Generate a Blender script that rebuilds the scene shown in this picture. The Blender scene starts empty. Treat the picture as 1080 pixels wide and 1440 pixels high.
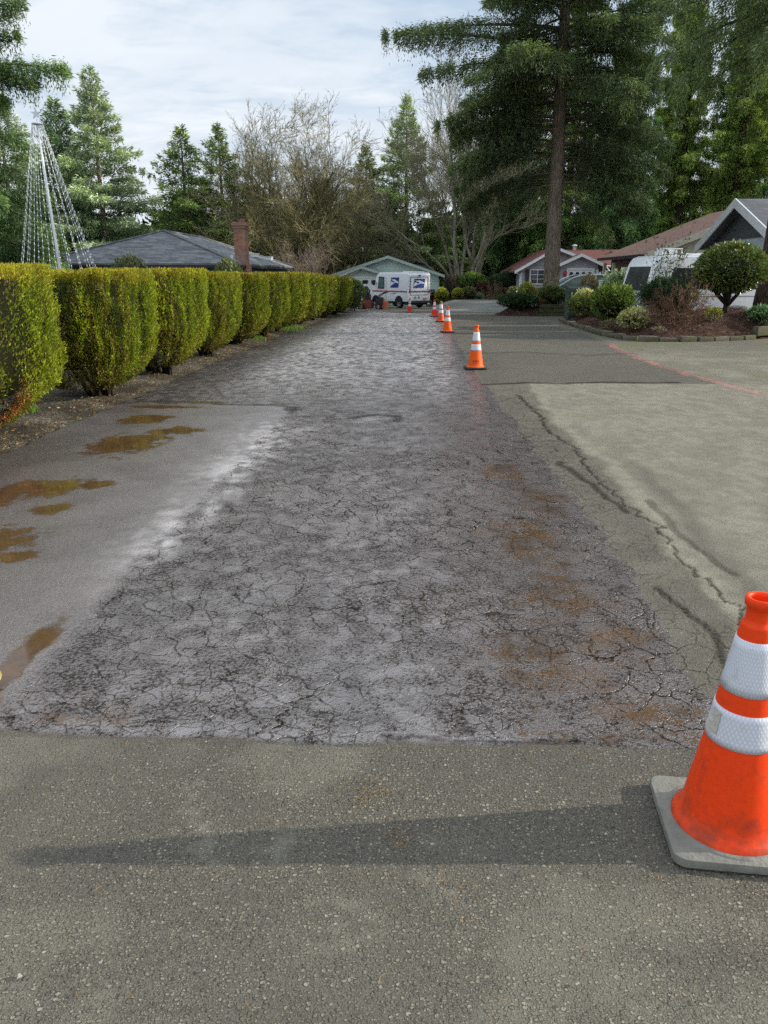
import bpy, bmesh, math, random
import numpy as np
from mathutils import Vector, Matrix, Euler
R = math.radians
rng = np.random.default_rng(7)
random.seed(7)
scene = bpy.context.scene
COL = scene.collection

# ------------------------------------------------------------------ helpers
def zg(y):
    """height of the ground along the road: level near the camera, falling gently away after 24 m"""
    y = np.asarray(y, float)
    t = np.clip((y-24)/5.0, -40, 40)
    return -np.minimum(0.0225*5.0*np.log1p(np.exp(t)), 0.95)
def zf(y): return float(zg(y))

def link(o, parent=None):
    COL.objects.link(o)
    if parent is not None: o.parent = parent
    return o

def tag(o, label=None, cat=None, group=None, kind=None):
    if label: o['label'] = label
    if cat: o['category'] = cat
    if group: o['group'] = group
    if kind: o['kind'] = kind
    return o

def thing(name, label, cat, loc=(0,0,0), rz=0.0, group=None):
    o = bpy.data.objects.new(name, None)
    o.empty_display_size = 0.2
    COL.objects.link(o)
    o.location = loc; o.rotation_euler = (0,0,rz)
    return tag(o, label, cat, group)

def raw_mesh(name, V, F, mat, parent=None, smooth=False, col=None, attrs=None):
    """V (n,3) array, F (m,k) array with constant k (or list of lists)"""
    me = bpy.data.meshes.new(name)
    V = np.asarray(V, np.float32)
    if isinstance(F, np.ndarray):
        m, k = F.shape
        me.vertices.add(len(V)); me.vertices.foreach_set('co', V.ravel())
        me.loops.add(m*k); me.loops.foreach_set('vertex_index', F.astype(np.int32).ravel())
        me.polygons.add(m); me.polygons.foreach_set('loop_start', np.arange(0, m*k, k, dtype=np.int32))
        me.update(calc_edges=True)
    else:
        me.from_pydata([tuple(map(float, v)) for v in V], [], F); me.update()
    if smooth: me.polygons.foreach_set('use_smooth', np.ones(len(me.polygons), bool))
    if col is not None:
        a = me.color_attributes.new('Col', 'FLOAT_COLOR', 'POINT')
        c4 = np.ones((len(V),4), np.float32); c4[:, :3] = col
        a.data.foreach_set('color', c4.ravel())
    if attrs:
        for kname, arr in attrs.items():
            a = me.attributes.new(kname, 'FLOAT', 'POINT')
            a.data.foreach_set('value', np.asarray(arr, np.float32).ravel())
    if isinstance(mat, (list, tuple)):
        for m_ in mat: me.materials.append(m_)
    elif mat is not None: me.materials.append(mat)
    o = bpy.data.objects.new(name, me)
    return link(o, parent)

class MB:
    """collects boxes, prisms, tubes and lathes into one mesh"""
    def __init__(s): s.V=[]; s.F=[]
    def add(s, V, F):
        n=len(s.V); s.V += [tuple(map(float,v)) for v in V]; s.F += [[i+n for i in f] for f in F]; return s
    def box(s, c, d, rz=0.0, rx=0.0, ry=0.0):
        M = Euler((rx,ry,rz)).to_matrix(); hx,hy,hz=d[0]/2,d[1]/2,d[2]/2
        P=[(-hx,-hy,-hz),(hx,-hy,-hz),(hx,hy,-hz),(-hx,hy,-hz),(-hx,-hy,hz),(hx,-hy,hz),(hx,hy,hz),(-hx,hy,hz)]
        V=[Vector(c)+M@Vector(p) for p in P]
        return s.add(V,[[0,3,2,1],[4,5,6,7],[0,1,5,4],[1,2,6,5],[2,3,7,6],[3,0,4,7]])
    def prism(s, pts, vec):
        """polygon pts (3D, planar) extruded along vec"""
        n=len(pts); v=Vector(vec)
        V=[Vector(p) for p in pts]+[Vector(p)+v for p in pts]
        F=[list(range(n))[::-1], list(range(n,2*n))]+[[i,(i+1)%n,n+(i+1)%n,n+i] for i in range(n)]
        return s.add(V,F)
    def tube(s, pts, rad, n=8, cap=True):
        pts=[Vector(p) for p in pts]; k=len(pts)
        if not hasattr(rad,'__len__'): rad=[rad]*k
        V=[];F=[]
        up=Vector((0,0,1))
        for i,p in enumerate(pts):
            t=(pts[min(i+1,k-1)]-pts[max(i-1,0)]).normalized()
            a=t.cross(up if abs(t.z)<.95 else Vector((1,0,0))).normalized(); b=t.cross(a)
            for j in range(n):
                th=2*math.pi*j/n; V.append(p+float(rad[i])*(math.cos(th)*a+math.sin(th)*b))
        for i in range(k-1):
            for j in range(n):
                F.append([i*n+j,i*n+(j+1)%n,(i+1)*n+(j+1)%n,(i+1)*n+j])
        if cap: F.append(list(range(n))); F.append([(k-1)*n+j for j in range(n)][::-1])
        return s.add(V,F)
    def lathe(s, prof, n=32, c=(0,0,0), cap=False, sx=1, sy=1):
        V=[];F=[];k=len(prof)
        for r,z in prof:
            for j in range(n):
                th=2*math.pi*j/n; V.append((c[0]+r*math.cos(th)*sx,c[1]+r*math.sin(th)*sy,c[2]+z))
        for i in range(k-1):
            for j in range(n): F.append([i*n+j,i*n+(j+1)%n,(i+1)*n+(j+1)%n,(i+1)*n+j])
        if cap: F.append(list(range(n))[::-1]); F.append([(k-1)*n+j for j in range(n)])
        return s.add(V,F)
    def build(s, name, mat, parent=None, smooth=False, bevel=0.0, seg=2, autosmooth=False):
        me=bpy.data.meshes.new(name); me.from_pydata(s.V,[],s.F); me.update()
        bm=bmesh.new(); bm.from_mesh(me); bmesh.ops.recalc_face_normals(bm, faces=bm.faces)
        if bevel>0:
            es=[e for e in bm.edges if len(e.link_faces)==2 and e.calc_face_angle(0)>R(25)]
            bmesh.ops.bevel(bm, geom=es, offset=bevel, segments=seg, profile=.6, affect='EDGES', clamp_overlap=True)
        if smooth or autosmooth:
            for f in bm.faces: f.smooth=True
            if autosmooth:
                for e in bm.edges:
                    if len(e.link_faces)==2 and e.calc_face_angle(0)>R(32): e.smooth=False
        bm.to_mesh(me); bm.free()
        if isinstance(mat,(list,tuple)):
            for m_ in mat: me.materials.append(m_)
        else: me.materials.append(mat)
        return link(bpy.data.objects.new(name, me), parent)

def build_each(m,name,mat,parent,**k):
    """one object per separate piece collected in m"""
    par=list(range(len(m.V)))
    def f(i):
        while par[i]!=i: par[i]=par[par[i]]; i=par[i]
        return i
    for fc in m.F:
        for i in fc[1:]: par[f(i)]=f(fc[0])
    groups={}
    for fc in m.F: groups.setdefault(f(fc[0]),[]).append(fc)
    for fs in groups.values():
        ids=sorted({i for fc in fs for i in fc}); mp={i:j for j,i in enumerate(ids)}
        q=MB(); q.add([m.V[i] for i in ids],[[mp[i] for i in fc] for fc in fs]); q.build(name,mat,parent,**k)

def dup(root, loc, rz=None, label=None, scale=None):
    """copy of a thing with copies of its parts and sub-parts"""
    def rec(o, par):
        c=o.copy(); COL.objects.link(c)
        if par is not None: c.parent=par
        for ch in list(o.children): rec(ch,c)
        return c
    r=rec(root,None); r.location=loc
    if rz is not None: r.rotation_euler=(0,0,rz)
    if scale is not None: r.scale=scale if hasattr(scale,'__len__') else (scale,)*3
    if label: r['label']=label
    return r

# ------------------------------------------------------------------ numpy noise
def _h(ix,iy,seed):
    n=(ix.astype(np.int64)*374761393+iy.astype(np.int64)*668265263+seed*982451653)&0xffffffff
    n=((n^(n>>13))*1274126177)&0xffffffff
    n=n^(n>>16)
    return (n&0xffff)/65535.0
def vnoise(x,y,seed=0):
    ix=np.floor(x);iy=np.floor(y);fx=x-ix;fy=y-iy
    fx=fx*fx*(3-2*fx);fy=fy*fy*(3-2*fy)
    a=_h(ix,iy,seed);b=_h(ix+1,iy,seed);c=_h(ix,iy+1,seed);d=_h(ix+1,iy+1,seed)
    return (a*(1-fx)+b*fx)*(1-fy)+(c*(1-fx)+d*fx)*fy
def fbm(x,y,scale,seed=0,oct=4):
    s=0;a=1;t=0
    for o in range(oct):
        s=s+a*vnoise(x/scale*2**o+17.3*o,y/scale*2**o-9.1*o,seed+o);t+=a;a*=.5
    return s/t
def sstep(a,b,x):
    t=np.clip((x-a)/(b-a),0,1);return t*t*(3-2*t)

# ------------------------------------------------------------------ material helpers
class NT:
    def __init__(s,name):
        s.m=bpy.data.materials.new(name); s.m.use_nodes=True; s.t=s.m.node_tree
        s.n=s.t.nodes; s.l=s.t.links
        s.b=s.n['Principled BSDF']; s.out=s.n['Material Output']
    def new(s,typ,**kw):
        n=s.n.new(typ)
        for k,v in kw.items(): setattr(n,k,v)
        return n
    def put(s,sock,val):
        if hasattr(val,'is_linked') or isinstance(val,bpy.types.NodeSocket): s.l.new(val,sock)
        elif isinstance(val,(tuple,list)) and sock.type=='RGBA' and len(val)==3: sock.default_value=(*val,1)
        else: sock.default_value=val
    def math(s,op,a,b=None,c=None,clamp=False):
        n=s.new('ShaderNodeMath',operation=op,use_clamp=clamp); s.put(n.inputs[0],a)
        if b is not None: s.put(n.inputs[1],b)
        if c is not None: s.put(n.inputs[2],c)
        return n.outputs[0]
    def mix(s,f,a,b,mode='MIX'):
        n=s.new('ShaderNodeMix',data_type='RGBA',blend_type=mode); n.clamp_factor=True
        s.put(n.inputs[0],f); s.put(n.inputs[6],a); s.put(n.inputs[7],b); return n.outputs[2]
    def mixf(s,f,a,b):
        n=s.new('ShaderNodeMix',data_type='FLOAT'); s.put(n.inputs[0],f); s.put(n.inputs[2],a); s.put(n.inputs[3],b); return n.outputs[0]
    def coord(s,which='Object',scale=None,rot=None):
        o=s.new('ShaderNodeTexCoord').outputs[which]
        if scale is not None or rot is not None:
            mp=s.new('ShaderNodeMapping'); s.l.new(o,mp.inputs[0])
            if scale is not None: mp.inputs['Scale'].default_value=scale
            if rot is not None: mp.inputs['Rotation'].default_value=rot
            o=mp.outputs[0]
        return o
    def pos(s): return s.new('ShaderNodeNewGeometry').outputs['Position']
    def noise(s,vec,scale,detail=4,rough=.55,col=False,dist=0):
        n=s.new('ShaderNodeTexNoise'); s.put(n.inputs['Vector'],vec); n.inputs['Scale'].default_value=scale
        n.inputs['Detail'].default_value=detail; n.inputs['Roughness'].default_value=rough; n.inputs['Distortion'].default_value=dist
        return n.outputs['Color' if col else 'Fac']
    def voro(s,vec,scale,feature='F1',out='Distance',rand=1.0):
        n=s.new('ShaderNodeTexVoronoi',feature=feature); s.put(n.inputs['Vector'],vec); n.inputs['Scale'].default_value=scale
        n.inputs['Randomness'].default_value=rand
        return n.outputs[out]
    def ramp(s,f,stops,interp='LINEAR'):
        n=s.new('ShaderNodeValToRGB'); s.put(n.inputs[0],f); cr=n.color_ramp; cr.interpolation=interp
        while len(cr.elements)<len(stops): cr.elements.new(.5)
        for e,(p,c) in zip(cr.elements,stops):
            e.position=p; e.color=(*c,1) if len(c)==3 else c
        return n.outputs[0]
    def rng(s,f,a,b,c=0.0,d=1.0,smooth=False):
        n=s.new('ShaderNodeMapRange',interpolation_type='SMOOTHSTEP' if smooth else 'LINEAR'); s.put(n.inputs[0],f)
        for i,v in enumerate((a,b,c,d)): s.put(n.inputs[i+1],v)
        return n.outputs[0]
    def attr(s,name,out='Fac'):
        n=s.new('ShaderNodeAttribute'); n.attribute_name=name; return n.outputs[out]
    def bump(s,h,strength=.5,dist=.01,nrm=None):
        n=s.new('ShaderNodeBump'); s.put(n.inputs['Height'],h); n.inputs['Strength'].default_value=strength
        n.inputs['Distance'].default_value=dist
        if nrm is not None: s.l.new(nrm,n.inputs['Normal'])
        return n.outputs[0]
    def set(s,**kw):
        names={'base':'Base Color','rough':'Roughness','spec':'Specular IOR Level','metal':'Metallic','normal':'Normal','ior':'IOR','coat':'Coat Weight','coatr':'Coat Roughness','alpha':'Alpha','trans':'Transmission Weight','coati':'Coat IOR','coatn':'Coat Normal','tint':'Specular Tint'}
        for k,v in kw.items(): s.put(s.b.inputs[names[k]],v)
        return s.m

def simple(name,c,rough=.6,var=.12,scale=6,spec=.5,metal=0,bump=0,bscale=40,coat=0,dirt=0,dirtc=(.08,.07,.06)):
    t=NT(name); v=t.coord()
    f=t.noise(v,scale,5,.6)
    c1=tuple(x*(1-var) for x in c); c2=tuple(min(1,x*(1+var)) for x in c)
    base=t.mix(t.rng(f,.3,.7),c1,c2)
    if dirt>0:
        g=t.noise(v,scale*2.3,6,.7)
        base=t.mix(t.math('MULTIPLY',t.rng(g,.5,.75),dirt),base,dirtc)
    t.set(base=base,rough=t.rng(t.noise(v,scale*3,4),.3,.7,max(0,rough-.08),min(1,rough+.08)),spec=spec,metal=metal,coat=coat)
    if bump: t.set(normal=t.bump(t.noise(v,bscale,4),bump,.01))
    return t.m

# ------------------------------------------------------------------ camera, light, sky
SUN_EL=R(20.3); SUN_DIR=Vector((.995*math.cos(SUN_EL),.10*math.cos(SUN_EL),math.sin(SUN_EL))).normalized()
cam=bpy.data.cameras.new('camera'); co=bpy.data.objects.new('camera',cam); COL.objects.link(co)
co.location=(0,0,1.5); co.rotation_euler=(R(90-17.2),0,R(2.53))
cam.sensor_fit='VERTICAL'; cam.sensor_height=36; cam.lens=27.0; cam.clip_end=2000; cam.clip_start=.05
scene.camera=co
sl=bpy.data.lights.new('sun','SUN'); so=bpy.data.objects.new('sun',sl); COL.objects.link(so)
sl.energy=5.0; sl.angle=R(.6); sl.color=(1,.93,.82)
so.rotation_euler=(-SUN_DIR).to_track_quat('-Z','Y').to_euler()
scene.view_settings.view_transform='Standard'; scene.view_settings.look='None'; scene.view_settings.exposure=0

w=bpy.data.worlds.new('World'); scene.world=w; w.use_nodes=True
nt=w.node_tree; N=nt.nodes; L=nt.links
bg=N['Background']; bg.inputs[1].default_value=.15
sky=N.new('ShaderNodeTexSky'); sky.sky_type='NISHITA'; sky.sun_disc=False
sky.sun_elevation=SUN_EL; sky.sun_rotation=math.atan2(SUN_DIR.x,SUN_DIR.y); sky.air_density=1.0; sky.dust_density=1.5; sky.ozone_density=1.2
tc=N.new('ShaderNodeTexCoord')
sep=N.new('ShaderNodeSeparateXYZ'); L.new(tc.outputs['Generated'],sep.inputs[0])
def wm(op,a,b=None,clamp=False):
    n=N.new('ShaderNodeMath'); n.operation=op; n.use_clamp=clamp
    for i,v in enumerate((a,b)):
        if v is None: continue
        if isinstance(v,(int,float)): n.inputs[i].default_value=v
        else: L.new(v,n.inputs[i])
    return n.outputs[0]
# clouds lie on a high level sheet: project the direction on it
zz=wm('MAXIMUM',sep.outputs[2],.0); zz=wm('ADD',zz,.16)
cx=wm('DIVIDE',sep.outputs[0],zz); cy=wm('DIVIDE',sep.outputs[1],zz)
cmb=N.new('ShaderNodeCombineXYZ'); L.new(cx,cmb.inputs[0]); L.new(cy,cmb.inputs[1])
def wnoise(scale,detail,rough,dist,off):
    mp=N.new('ShaderNodeMapping'); L.new(cmb.outputs[0],mp.inputs[0]); mp.inputs['Location'].default_value=off; mp.inputs['Scale'].default_value=(.75,1.15,1); mp.inputs['Rotation'].default_value=(0,0,R(-12))
    n=N.new('ShaderNodeTexNoise'); L.new(mp.outputs[0],n.inputs['Vector']); n.inputs['Scale'].default_value=scale; n.inputs['Detail'].default_value=detail
    n.inputs['Roughness'].default_value=rough; n.inputs['Distortion'].default_value=dist; return n.outputs['Fac']
def wmap(f,a,b,c=0.,d=1.):
    n=N.new('ShaderNodeMapRange'); n.interpolation_type='SMOOTHSTEP'; L.new(f,n.inputs[0])
    for i,v in enumerate((a,b,c,d)): n.inputs[i+1].default_value=v
    return n.outputs[0]
def wmix(f,a,b):
    n=N.new('ShaderNodeMix'); n.data_type='RGBA'
    if isinstance(f,(int,float)): n.inputs[0].default_value=f
    else: L.new(f,n.inputs[0])
    for i,v in ((6,a),(7,b)):
        if isinstance(v,tuple): n.inputs[i].default_value=(*v,1)
        else: L.new(v,n.inputs[i])
    return n.outputs[2]
big=wnoise(.55,5,.55,.3,(3.1,1.7,0)); mid=wnoise(1.5,7,.6,.5,(0.4,7.7,0)); rip=wnoise(5.0,4,.55,1.2,(8,2,0))
cover=wmap(big,.30,.62,.55,1.0)
shade=wm('ADD',wm('MULTIPLY',mid,.75),wm('MULTIPLY',rip,.25))
# cloud radiance (before the background strength): pale grey-blue undersides, near-white thin parts
cloud=wmix(wmap(shade,.38,.58),(3.75,4.6,5.6),(5.9,6.3,6.75))
skyc=wmix(.45,sky.outputs[0],(3.6,4.9,6.5))
low=wmap(sep.outputs[2],.0,.30,1.0,.0)     # thin haze brightens towards the skyline
colr=wmix(cover,skyc,cloud)
colr=wmix(wm('MULTIPLY',low,.75),colr,(6.2,6.5,6.8))
# the thin cloud glows towards the sun and is brighter overhead than at the skyline
sv=N.new('ShaderNodeVectorMath'); sv.operation='DOT_PRODUCT'; L.new(tc.outputs['Generated'],sv.inputs[0]); sv.inputs[1].default_value=tuple(SUN_DIR)
glow=wm('POWER',wm('MAXIMUM',sv.outputs['Value'],0.0),6.0)
zen=wmap(sep.outputs[2],.34,.85,0.,1.)
gain=wm('ADD',1.0,wm('ADD',wm('MULTIPLY',glow,.8),wm('MULTIPLY',zen,.42)))
gm=N.new('ShaderNodeMix'); gm.data_type='RGBA'; gm.blend_type='MULTIPLY'; gm.inputs[0].default_value=1.0
gc=N.new('ShaderNodeCombineXYZ')
for i_ in range(3): L.new(gain,gc.inputs[i_])
L.new(colr,gm.inputs[6]); L.new(gc.outputs[0],gm.inputs[7])
L.new(gm.outputs[2],bg.inputs[0])
# ------------------------------------------------------------------ the ground sheet
def soil_mat():
    t=NT('soil'); p=t.pos()
    n1=t.noise(p,1.3,5); n2=t.noise(p,22,5,.7)
    c=t.mix(t.rng(n2,.35,.65),(.045,.035,.024),(.10,.085,.055)); c=t.mix(t.rng(n1,.45,.6),c,(.035,.05,.018))
    t.set(base=c,rough=.95,spec=.2,normal=t.bump(n2,.8,.03)); return t.m
def ground_sheet():
    xs=np.concatenate([np.linspace(-400,-60,8)[:-1],np.linspace(-60,60,61),np.linspace(60,400,8)[1:]])
    ys=np.concatenate([np.linspace(-60,-4,8)[:-1],np.linspace(-4,80,60),np.linspace(80,600,10)[1:]])
    X,Y=np.meshgrid(xs,ys); Z=zg(Y)-.03
    far=np.clip(Y-85,0,None)*.006
    Z=Z+far
    V=np.stack([X,Y,Z],-1).reshape(-1,3); nx=len(xs); ny=len(ys)
    i=np.arange(nx-1);j=np.arange(ny-1);I,J=np.meshgrid(i,j); a=(J*nx+I).ravel()
    F=np.stack([a,a+1,a+nx+1,a+nx],-1)
    o=raw_mesh('ground',V,F,soil_mat(),smooth=True); o['kind']='structure'; return o
ground_sheet()

# ------------------------------------------------------------------ the road: one asphalt sheet, its wear and wetness per vertex
def asphalt_mat():
    t=NT('asphalt'); p=t.pos(); b=t
    wet=t.attr('wet'); smo=t.attr('smooth_patch'); pud=t.attr('puddle'); pale=t.attr('pale'); crk=t.attr('crack'); lin=t.attr('joint'); red=t.attr('red'); dark=t.attr('dark'); painted_sheen=t.attr('painted_sheen'); moss=t.attr('moss')
    # ---- dry aggregate: separate chips of two sizes in a dark binder
    wob=t.noise(p,60,1,.5,col=True)
    pw=t.new('ShaderNodeVectorMath',operation='MULTIPLY_ADD'); t.l.new(wob,pw.inputs[0]); pw.inputs[1].default_value=(.009,.009,.009); t.l.new(p,pw.inputs[2]); pw=pw.outputs[0]
    def vor(scale):
        n=t.new('ShaderNodeTexVoronoi'); t.put(n.inputs['Vector'],pw); n.inputs['Scale'].default_value=scale
        s=t.new('ShaderNodeSeparateColor'); t.l.new(n.outputs['Color'],s.inputs[0]); return n.outputs['Distance'],s.outputs
    vd,vc=vor(84); vd2,vc2=vor(185)
    r1=t.rng(vc[1],0,1,.14,.54); c1=t.rng(t.math('SUBTRACT',vd,r1),-.14,.02,1,0)
    r2=t.rng(vc2[1],0,1,.10,.62); c2=t.rng(t.math('SUBTRACT',vd2,r2),-.2,.03,1,0)
    chip=t.ramp(vc[0],[(0,(.075,.070,.060)),(.30,(.15,.137,.112)),(.58,(.205,.187,.145)),(.82,(.255,.232,.178)),(.95,(.295,.27,.21)),(1,(.345,.32,.26))])
    chip2=t.ramp(vc2[0],[(0,(.07,.065,.056)),(.5,(.18,.165,.128)),(.85,(.27,.245,.19)),(1,(.36,.33,.26))])
    fn=t.noise(p,260,1,.5)
    binder=t.mix(t.rng(fn,.3,.7),(.040,.036,.031),(.150,.136,.110))
    dry=t.mix(c1,t.mix(c2,binder,chip2),chip)
    big=t.attr('n_big'); mid=t.attr('n_mid'); fin=t.attr('n_fin')
    dry=t.mix(t.rng(big,.35,.7),dry,t.mix(.40,dry,(.13,.120,.098)))
    dry=t.mix(t.math('MULTIPLY',t.rng(mid,.5,.75),.30),dry,(.085,.078,.066))
    dry=t.mix(t.math('MULTIPLY',dark,.60),dry,t.mix(.35,(.068,.068,.064),dry))
    dry=t.mix(t.math('MULTIPLY',pale,t.rng(t.math('ADD',fin,t.math('MULTIPLY',t.math('SUBTRACT',fn,.5),.5)),.28,.70,.50,.84)),dry,(.300,.280,.222))
    dry=t.mix(t.math('MULTIPLY',moss,t.rng(mid,.4,.6,.2,.8)),dry,(.13,.14,.045))
    # ---- cracks: alligator pattern, three sizes, broken up
    wobc=t.noise(p,6,2,.6,col=True)
    pc=t.new('ShaderNodeVectorMath',operation='MULTIPLY_ADD'); t.l.new(wobc,pc.inputs[0]); pc.inputs[1].default_value=(.15,.15,0); t.l.new(p,pc.inputs[2]); pc=pc.outputs[0]
    e1=t.voro(pc,6.6,'DISTANCE_TO_EDGE'); e2=t.voro(pc,14.5,'DISTANCE_TO_EDGE')
    jag=t.noise(p,55,2,.7); js=t.math('SUBTRACT',jag,.5)
    keep1=t.rng(t.attr('n_k1'),.28,.50,.35,1); keep2=t.rng(t.attr('n_k2'),.36,.58,.25,1)
    cr1=t.math('MULTIPLY',t.rng(t.math('ADD',e1,t.math('MULTIPLY',js,.11)),.000,.028,1,0),keep1)
    cr2=t.math('MULTIPLY',t.rng(t.math('ADD',e2,t.math('MULTIPLY',js,.16)),.000,.050,1,0),keep2)
    cracks=t.math('MULTIPLY',t.math('MAXIMUM',cr1,t.math('MULTIPLY',cr2,.75)),crk)
    cracks=t.math('MAXIMUM',cracks,t.math('MULTIPLY',lin,t.rng(jag,.25,.6,1.25,.55)),clamp=True)
    # ---- wetness: a water film lying between grit that stands proud
    wn=t.attr('n_wet')
    wm=t.rng(t.math('ADD',wet,t.math('MULTIPLY',t.math('SUBTRACT',wn,.5),.55)),.40,.60,smooth=True)
    grit=t.noise(p,66,3,.80); gs=t.math('SUBTRACT',grit,.5)
    level=t.math('ADD',t.math('MULTIPLY',t.math('SUBTRACT',mid,.5),.10),t.math('ADD',t.math('MULTIPLY',t.math('SUBTRACT',fin,.5),.22),t.math('MULTIPLY',painted_sheen,.16)))
    fl=t.rng(t.math('SUBTRACT',level,gs),-.10,.015,smooth=True)
    pn=t.noise(p,6.0,4,.62)
    pm=t.math('ADD',pud,t.math('SUBTRACT',t.math('ADD',t.math('MULTIPLY',t.math('SUBTRACT',pn,.5),1.25),t.math('MULTIPLY',level,.8)),t.math('MULTIPLY',gs,t.mixf(smo,2.6,.30))))
    pm=t.math('MULTIPLY',t.rng(pm,t.mixf(smo,.36,.38),t.mixf(smo,.66,.62),smooth=True),wm)
    rb=t.attr('brown')
    silt=t.mix(t.rng(big,.35,.65),(.030,.022,.020),(.058,.041,.036))
    wetc=t.mix(fl,t.mix(1.0,dry,(.15,.122,.112),'MULTIPLY'),t.mix(.22,silt,t.mix(1.0,dry,(.5,.42,.42),'MULTIPLY')))
    wetc=t.mix(t.math('MULTIPLY',rb,.62),wetc,t.mix(1.0,t.mix(fl,(.022,.013,.009),(.058,.033,.019)),(1,1,1),'MULTIPLY'))
    wetc=t.mix(t.math('MULTIPLY',smo,.85),wetc,t.mix(t.rng(vc2[0],.1,.95),(.058,.047,.043),(.135,.112,.102)))
    wetc=t.mix(t.math('MULTIPLY',smo,t.rng(t.attr('n_wet'),.38,.64,0,.55)),wetc,t.mix(1.0,wetc,(.42,.38,.36),'MULTIPLY'))
    wetc=t.mix(t.math('MULTIPLY',painted_sheen,t.mixf(smo,t.rng(t.math('ADD',fin,t.math('MULTIPLY',gs,-.9)),.30,.68,.0,.92),t.rng(t.math('ADD',fin,t.math('MULTIPLY',gs,-.5)),.3,.7,.10,.60))),wetc,(.47,.445,.455))  # pale colour stands in for sky reflected on the wet surface
    wetc=t.mix(t.math('MULTIPLY',pm,.80),wetc,t.mix(t.rng(pn,.35,.7),(.058,.029,.010),(.122,.062,.020)))
    col=t.mix(wm,dry,wetc)
    redn=t.math('MULTIPLY',red,t.rng(t.math('ADD',t.noise(p,90,2,.7),t.math('MULTIPLY',t.math('SUBTRACT',fin,.5),.7)),.34,.66,.05,.95))
    col=t.mix(redn,col,(.58,.20,.19))
    col=t.mix(t.math('MULTIPLY',cracks,t.mixf(pm,.90,.20)),col,(.014,.012,.011))
    # ---- relief
    hdry=t.math('ADD',t.math('MULTIPLY',c1,.9),t.math('ADD',t.math('MULTIPLY',c2,.45),t.math('MULTIPLY',fn,.25)))
    hwet=t.math('MULTIPLY',gs,t.mixf(fl,4.0,1.5))
    hsm=t.math('ADD',t.math('MULTIPLY',c2,.34),t.math('MULTIPLY',gs,.35))
    hw=t.mixf(smo,hwet,hsm)
    hw=t.mixf(pm,hw,.0)
    h=t.mixf(wm,hdry,hw)
    h=t.math('SUBTRACT',h,t.math('MULTIPLY',cracks,t.mixf(pm,.9,.05)))
    nrm=t.bump(h,.95,.0060)
    t.set(base=t.mix(1.0,col,(1.17,1.15,1.10),'MULTIPLY'),normal=nrm)
    t.set(rough=t.mixf(wm,.88,t.mixf(pm,t.mixf(smo,t.mixf(fl,.50,.24),.34),.05)))
    t.set(ior=t.mixf(t.math('MULTIPLY',cracks,t.mixf(pm,.92,.2)),t.mixf(wm,1.35,t.mixf(pm,t.mixf(smo,t.mixf(fl,1.6,3.3),2.9),1.5)),1.0))
    t.set(spec=t.math('MULTIPLY',t.math('SUBTRACT',1.0,t.math('MULTIPLY',cracks,t.mixf(pm,.86,.2))),t.mixf(wm,.3,t.mixf(fl,.36,.5))),tint=t.mix(wm,(1,1,1),(1,.93,.90)))
    return t.m

def blob(X,Y,x,y,rx,ry,rot=0.):
    c,s=math.cos(rot),math.sin(rot); dx=X-x; dy=Y-y
    u=(dx*c+dy*s)/rx; v=(-dx*s+dy*c)/ry
    return np.exp(-(u*u+v*v))
def segdist(X,Y,pts):
    d=np.full(X.shape,1e9)
    for (ax,ay),(bx,by) in zip(pts[:-1],pts[1:]):
        vx,vy=bx-ax,by-ay; L2=vx*vx+vy*vy
        t=np.clip(((X-ax)*vx+(Y-ay)*vy)/L2,0,1)
        d=np.minimum(d,np.hypot(X-ax-t*vx,Y-ay-t*vy))
    return d
def wline(pts,amp,step,seed):
    """a jagged polyline through pts"""
    r=np.random.default_rng(seed); out=[]
    for a,b in zip(pts[:-1],pts[1:]):
        a=np.array(a);b=np.array(b);n=max(1,int(np.hypot(*(b-a))/step))
        for k in range(n): out.append(tuple(a+(b-a)*k/n+r.normal(0,amp,2)))
    out.append(tuple(pts[-1])); return out

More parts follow.
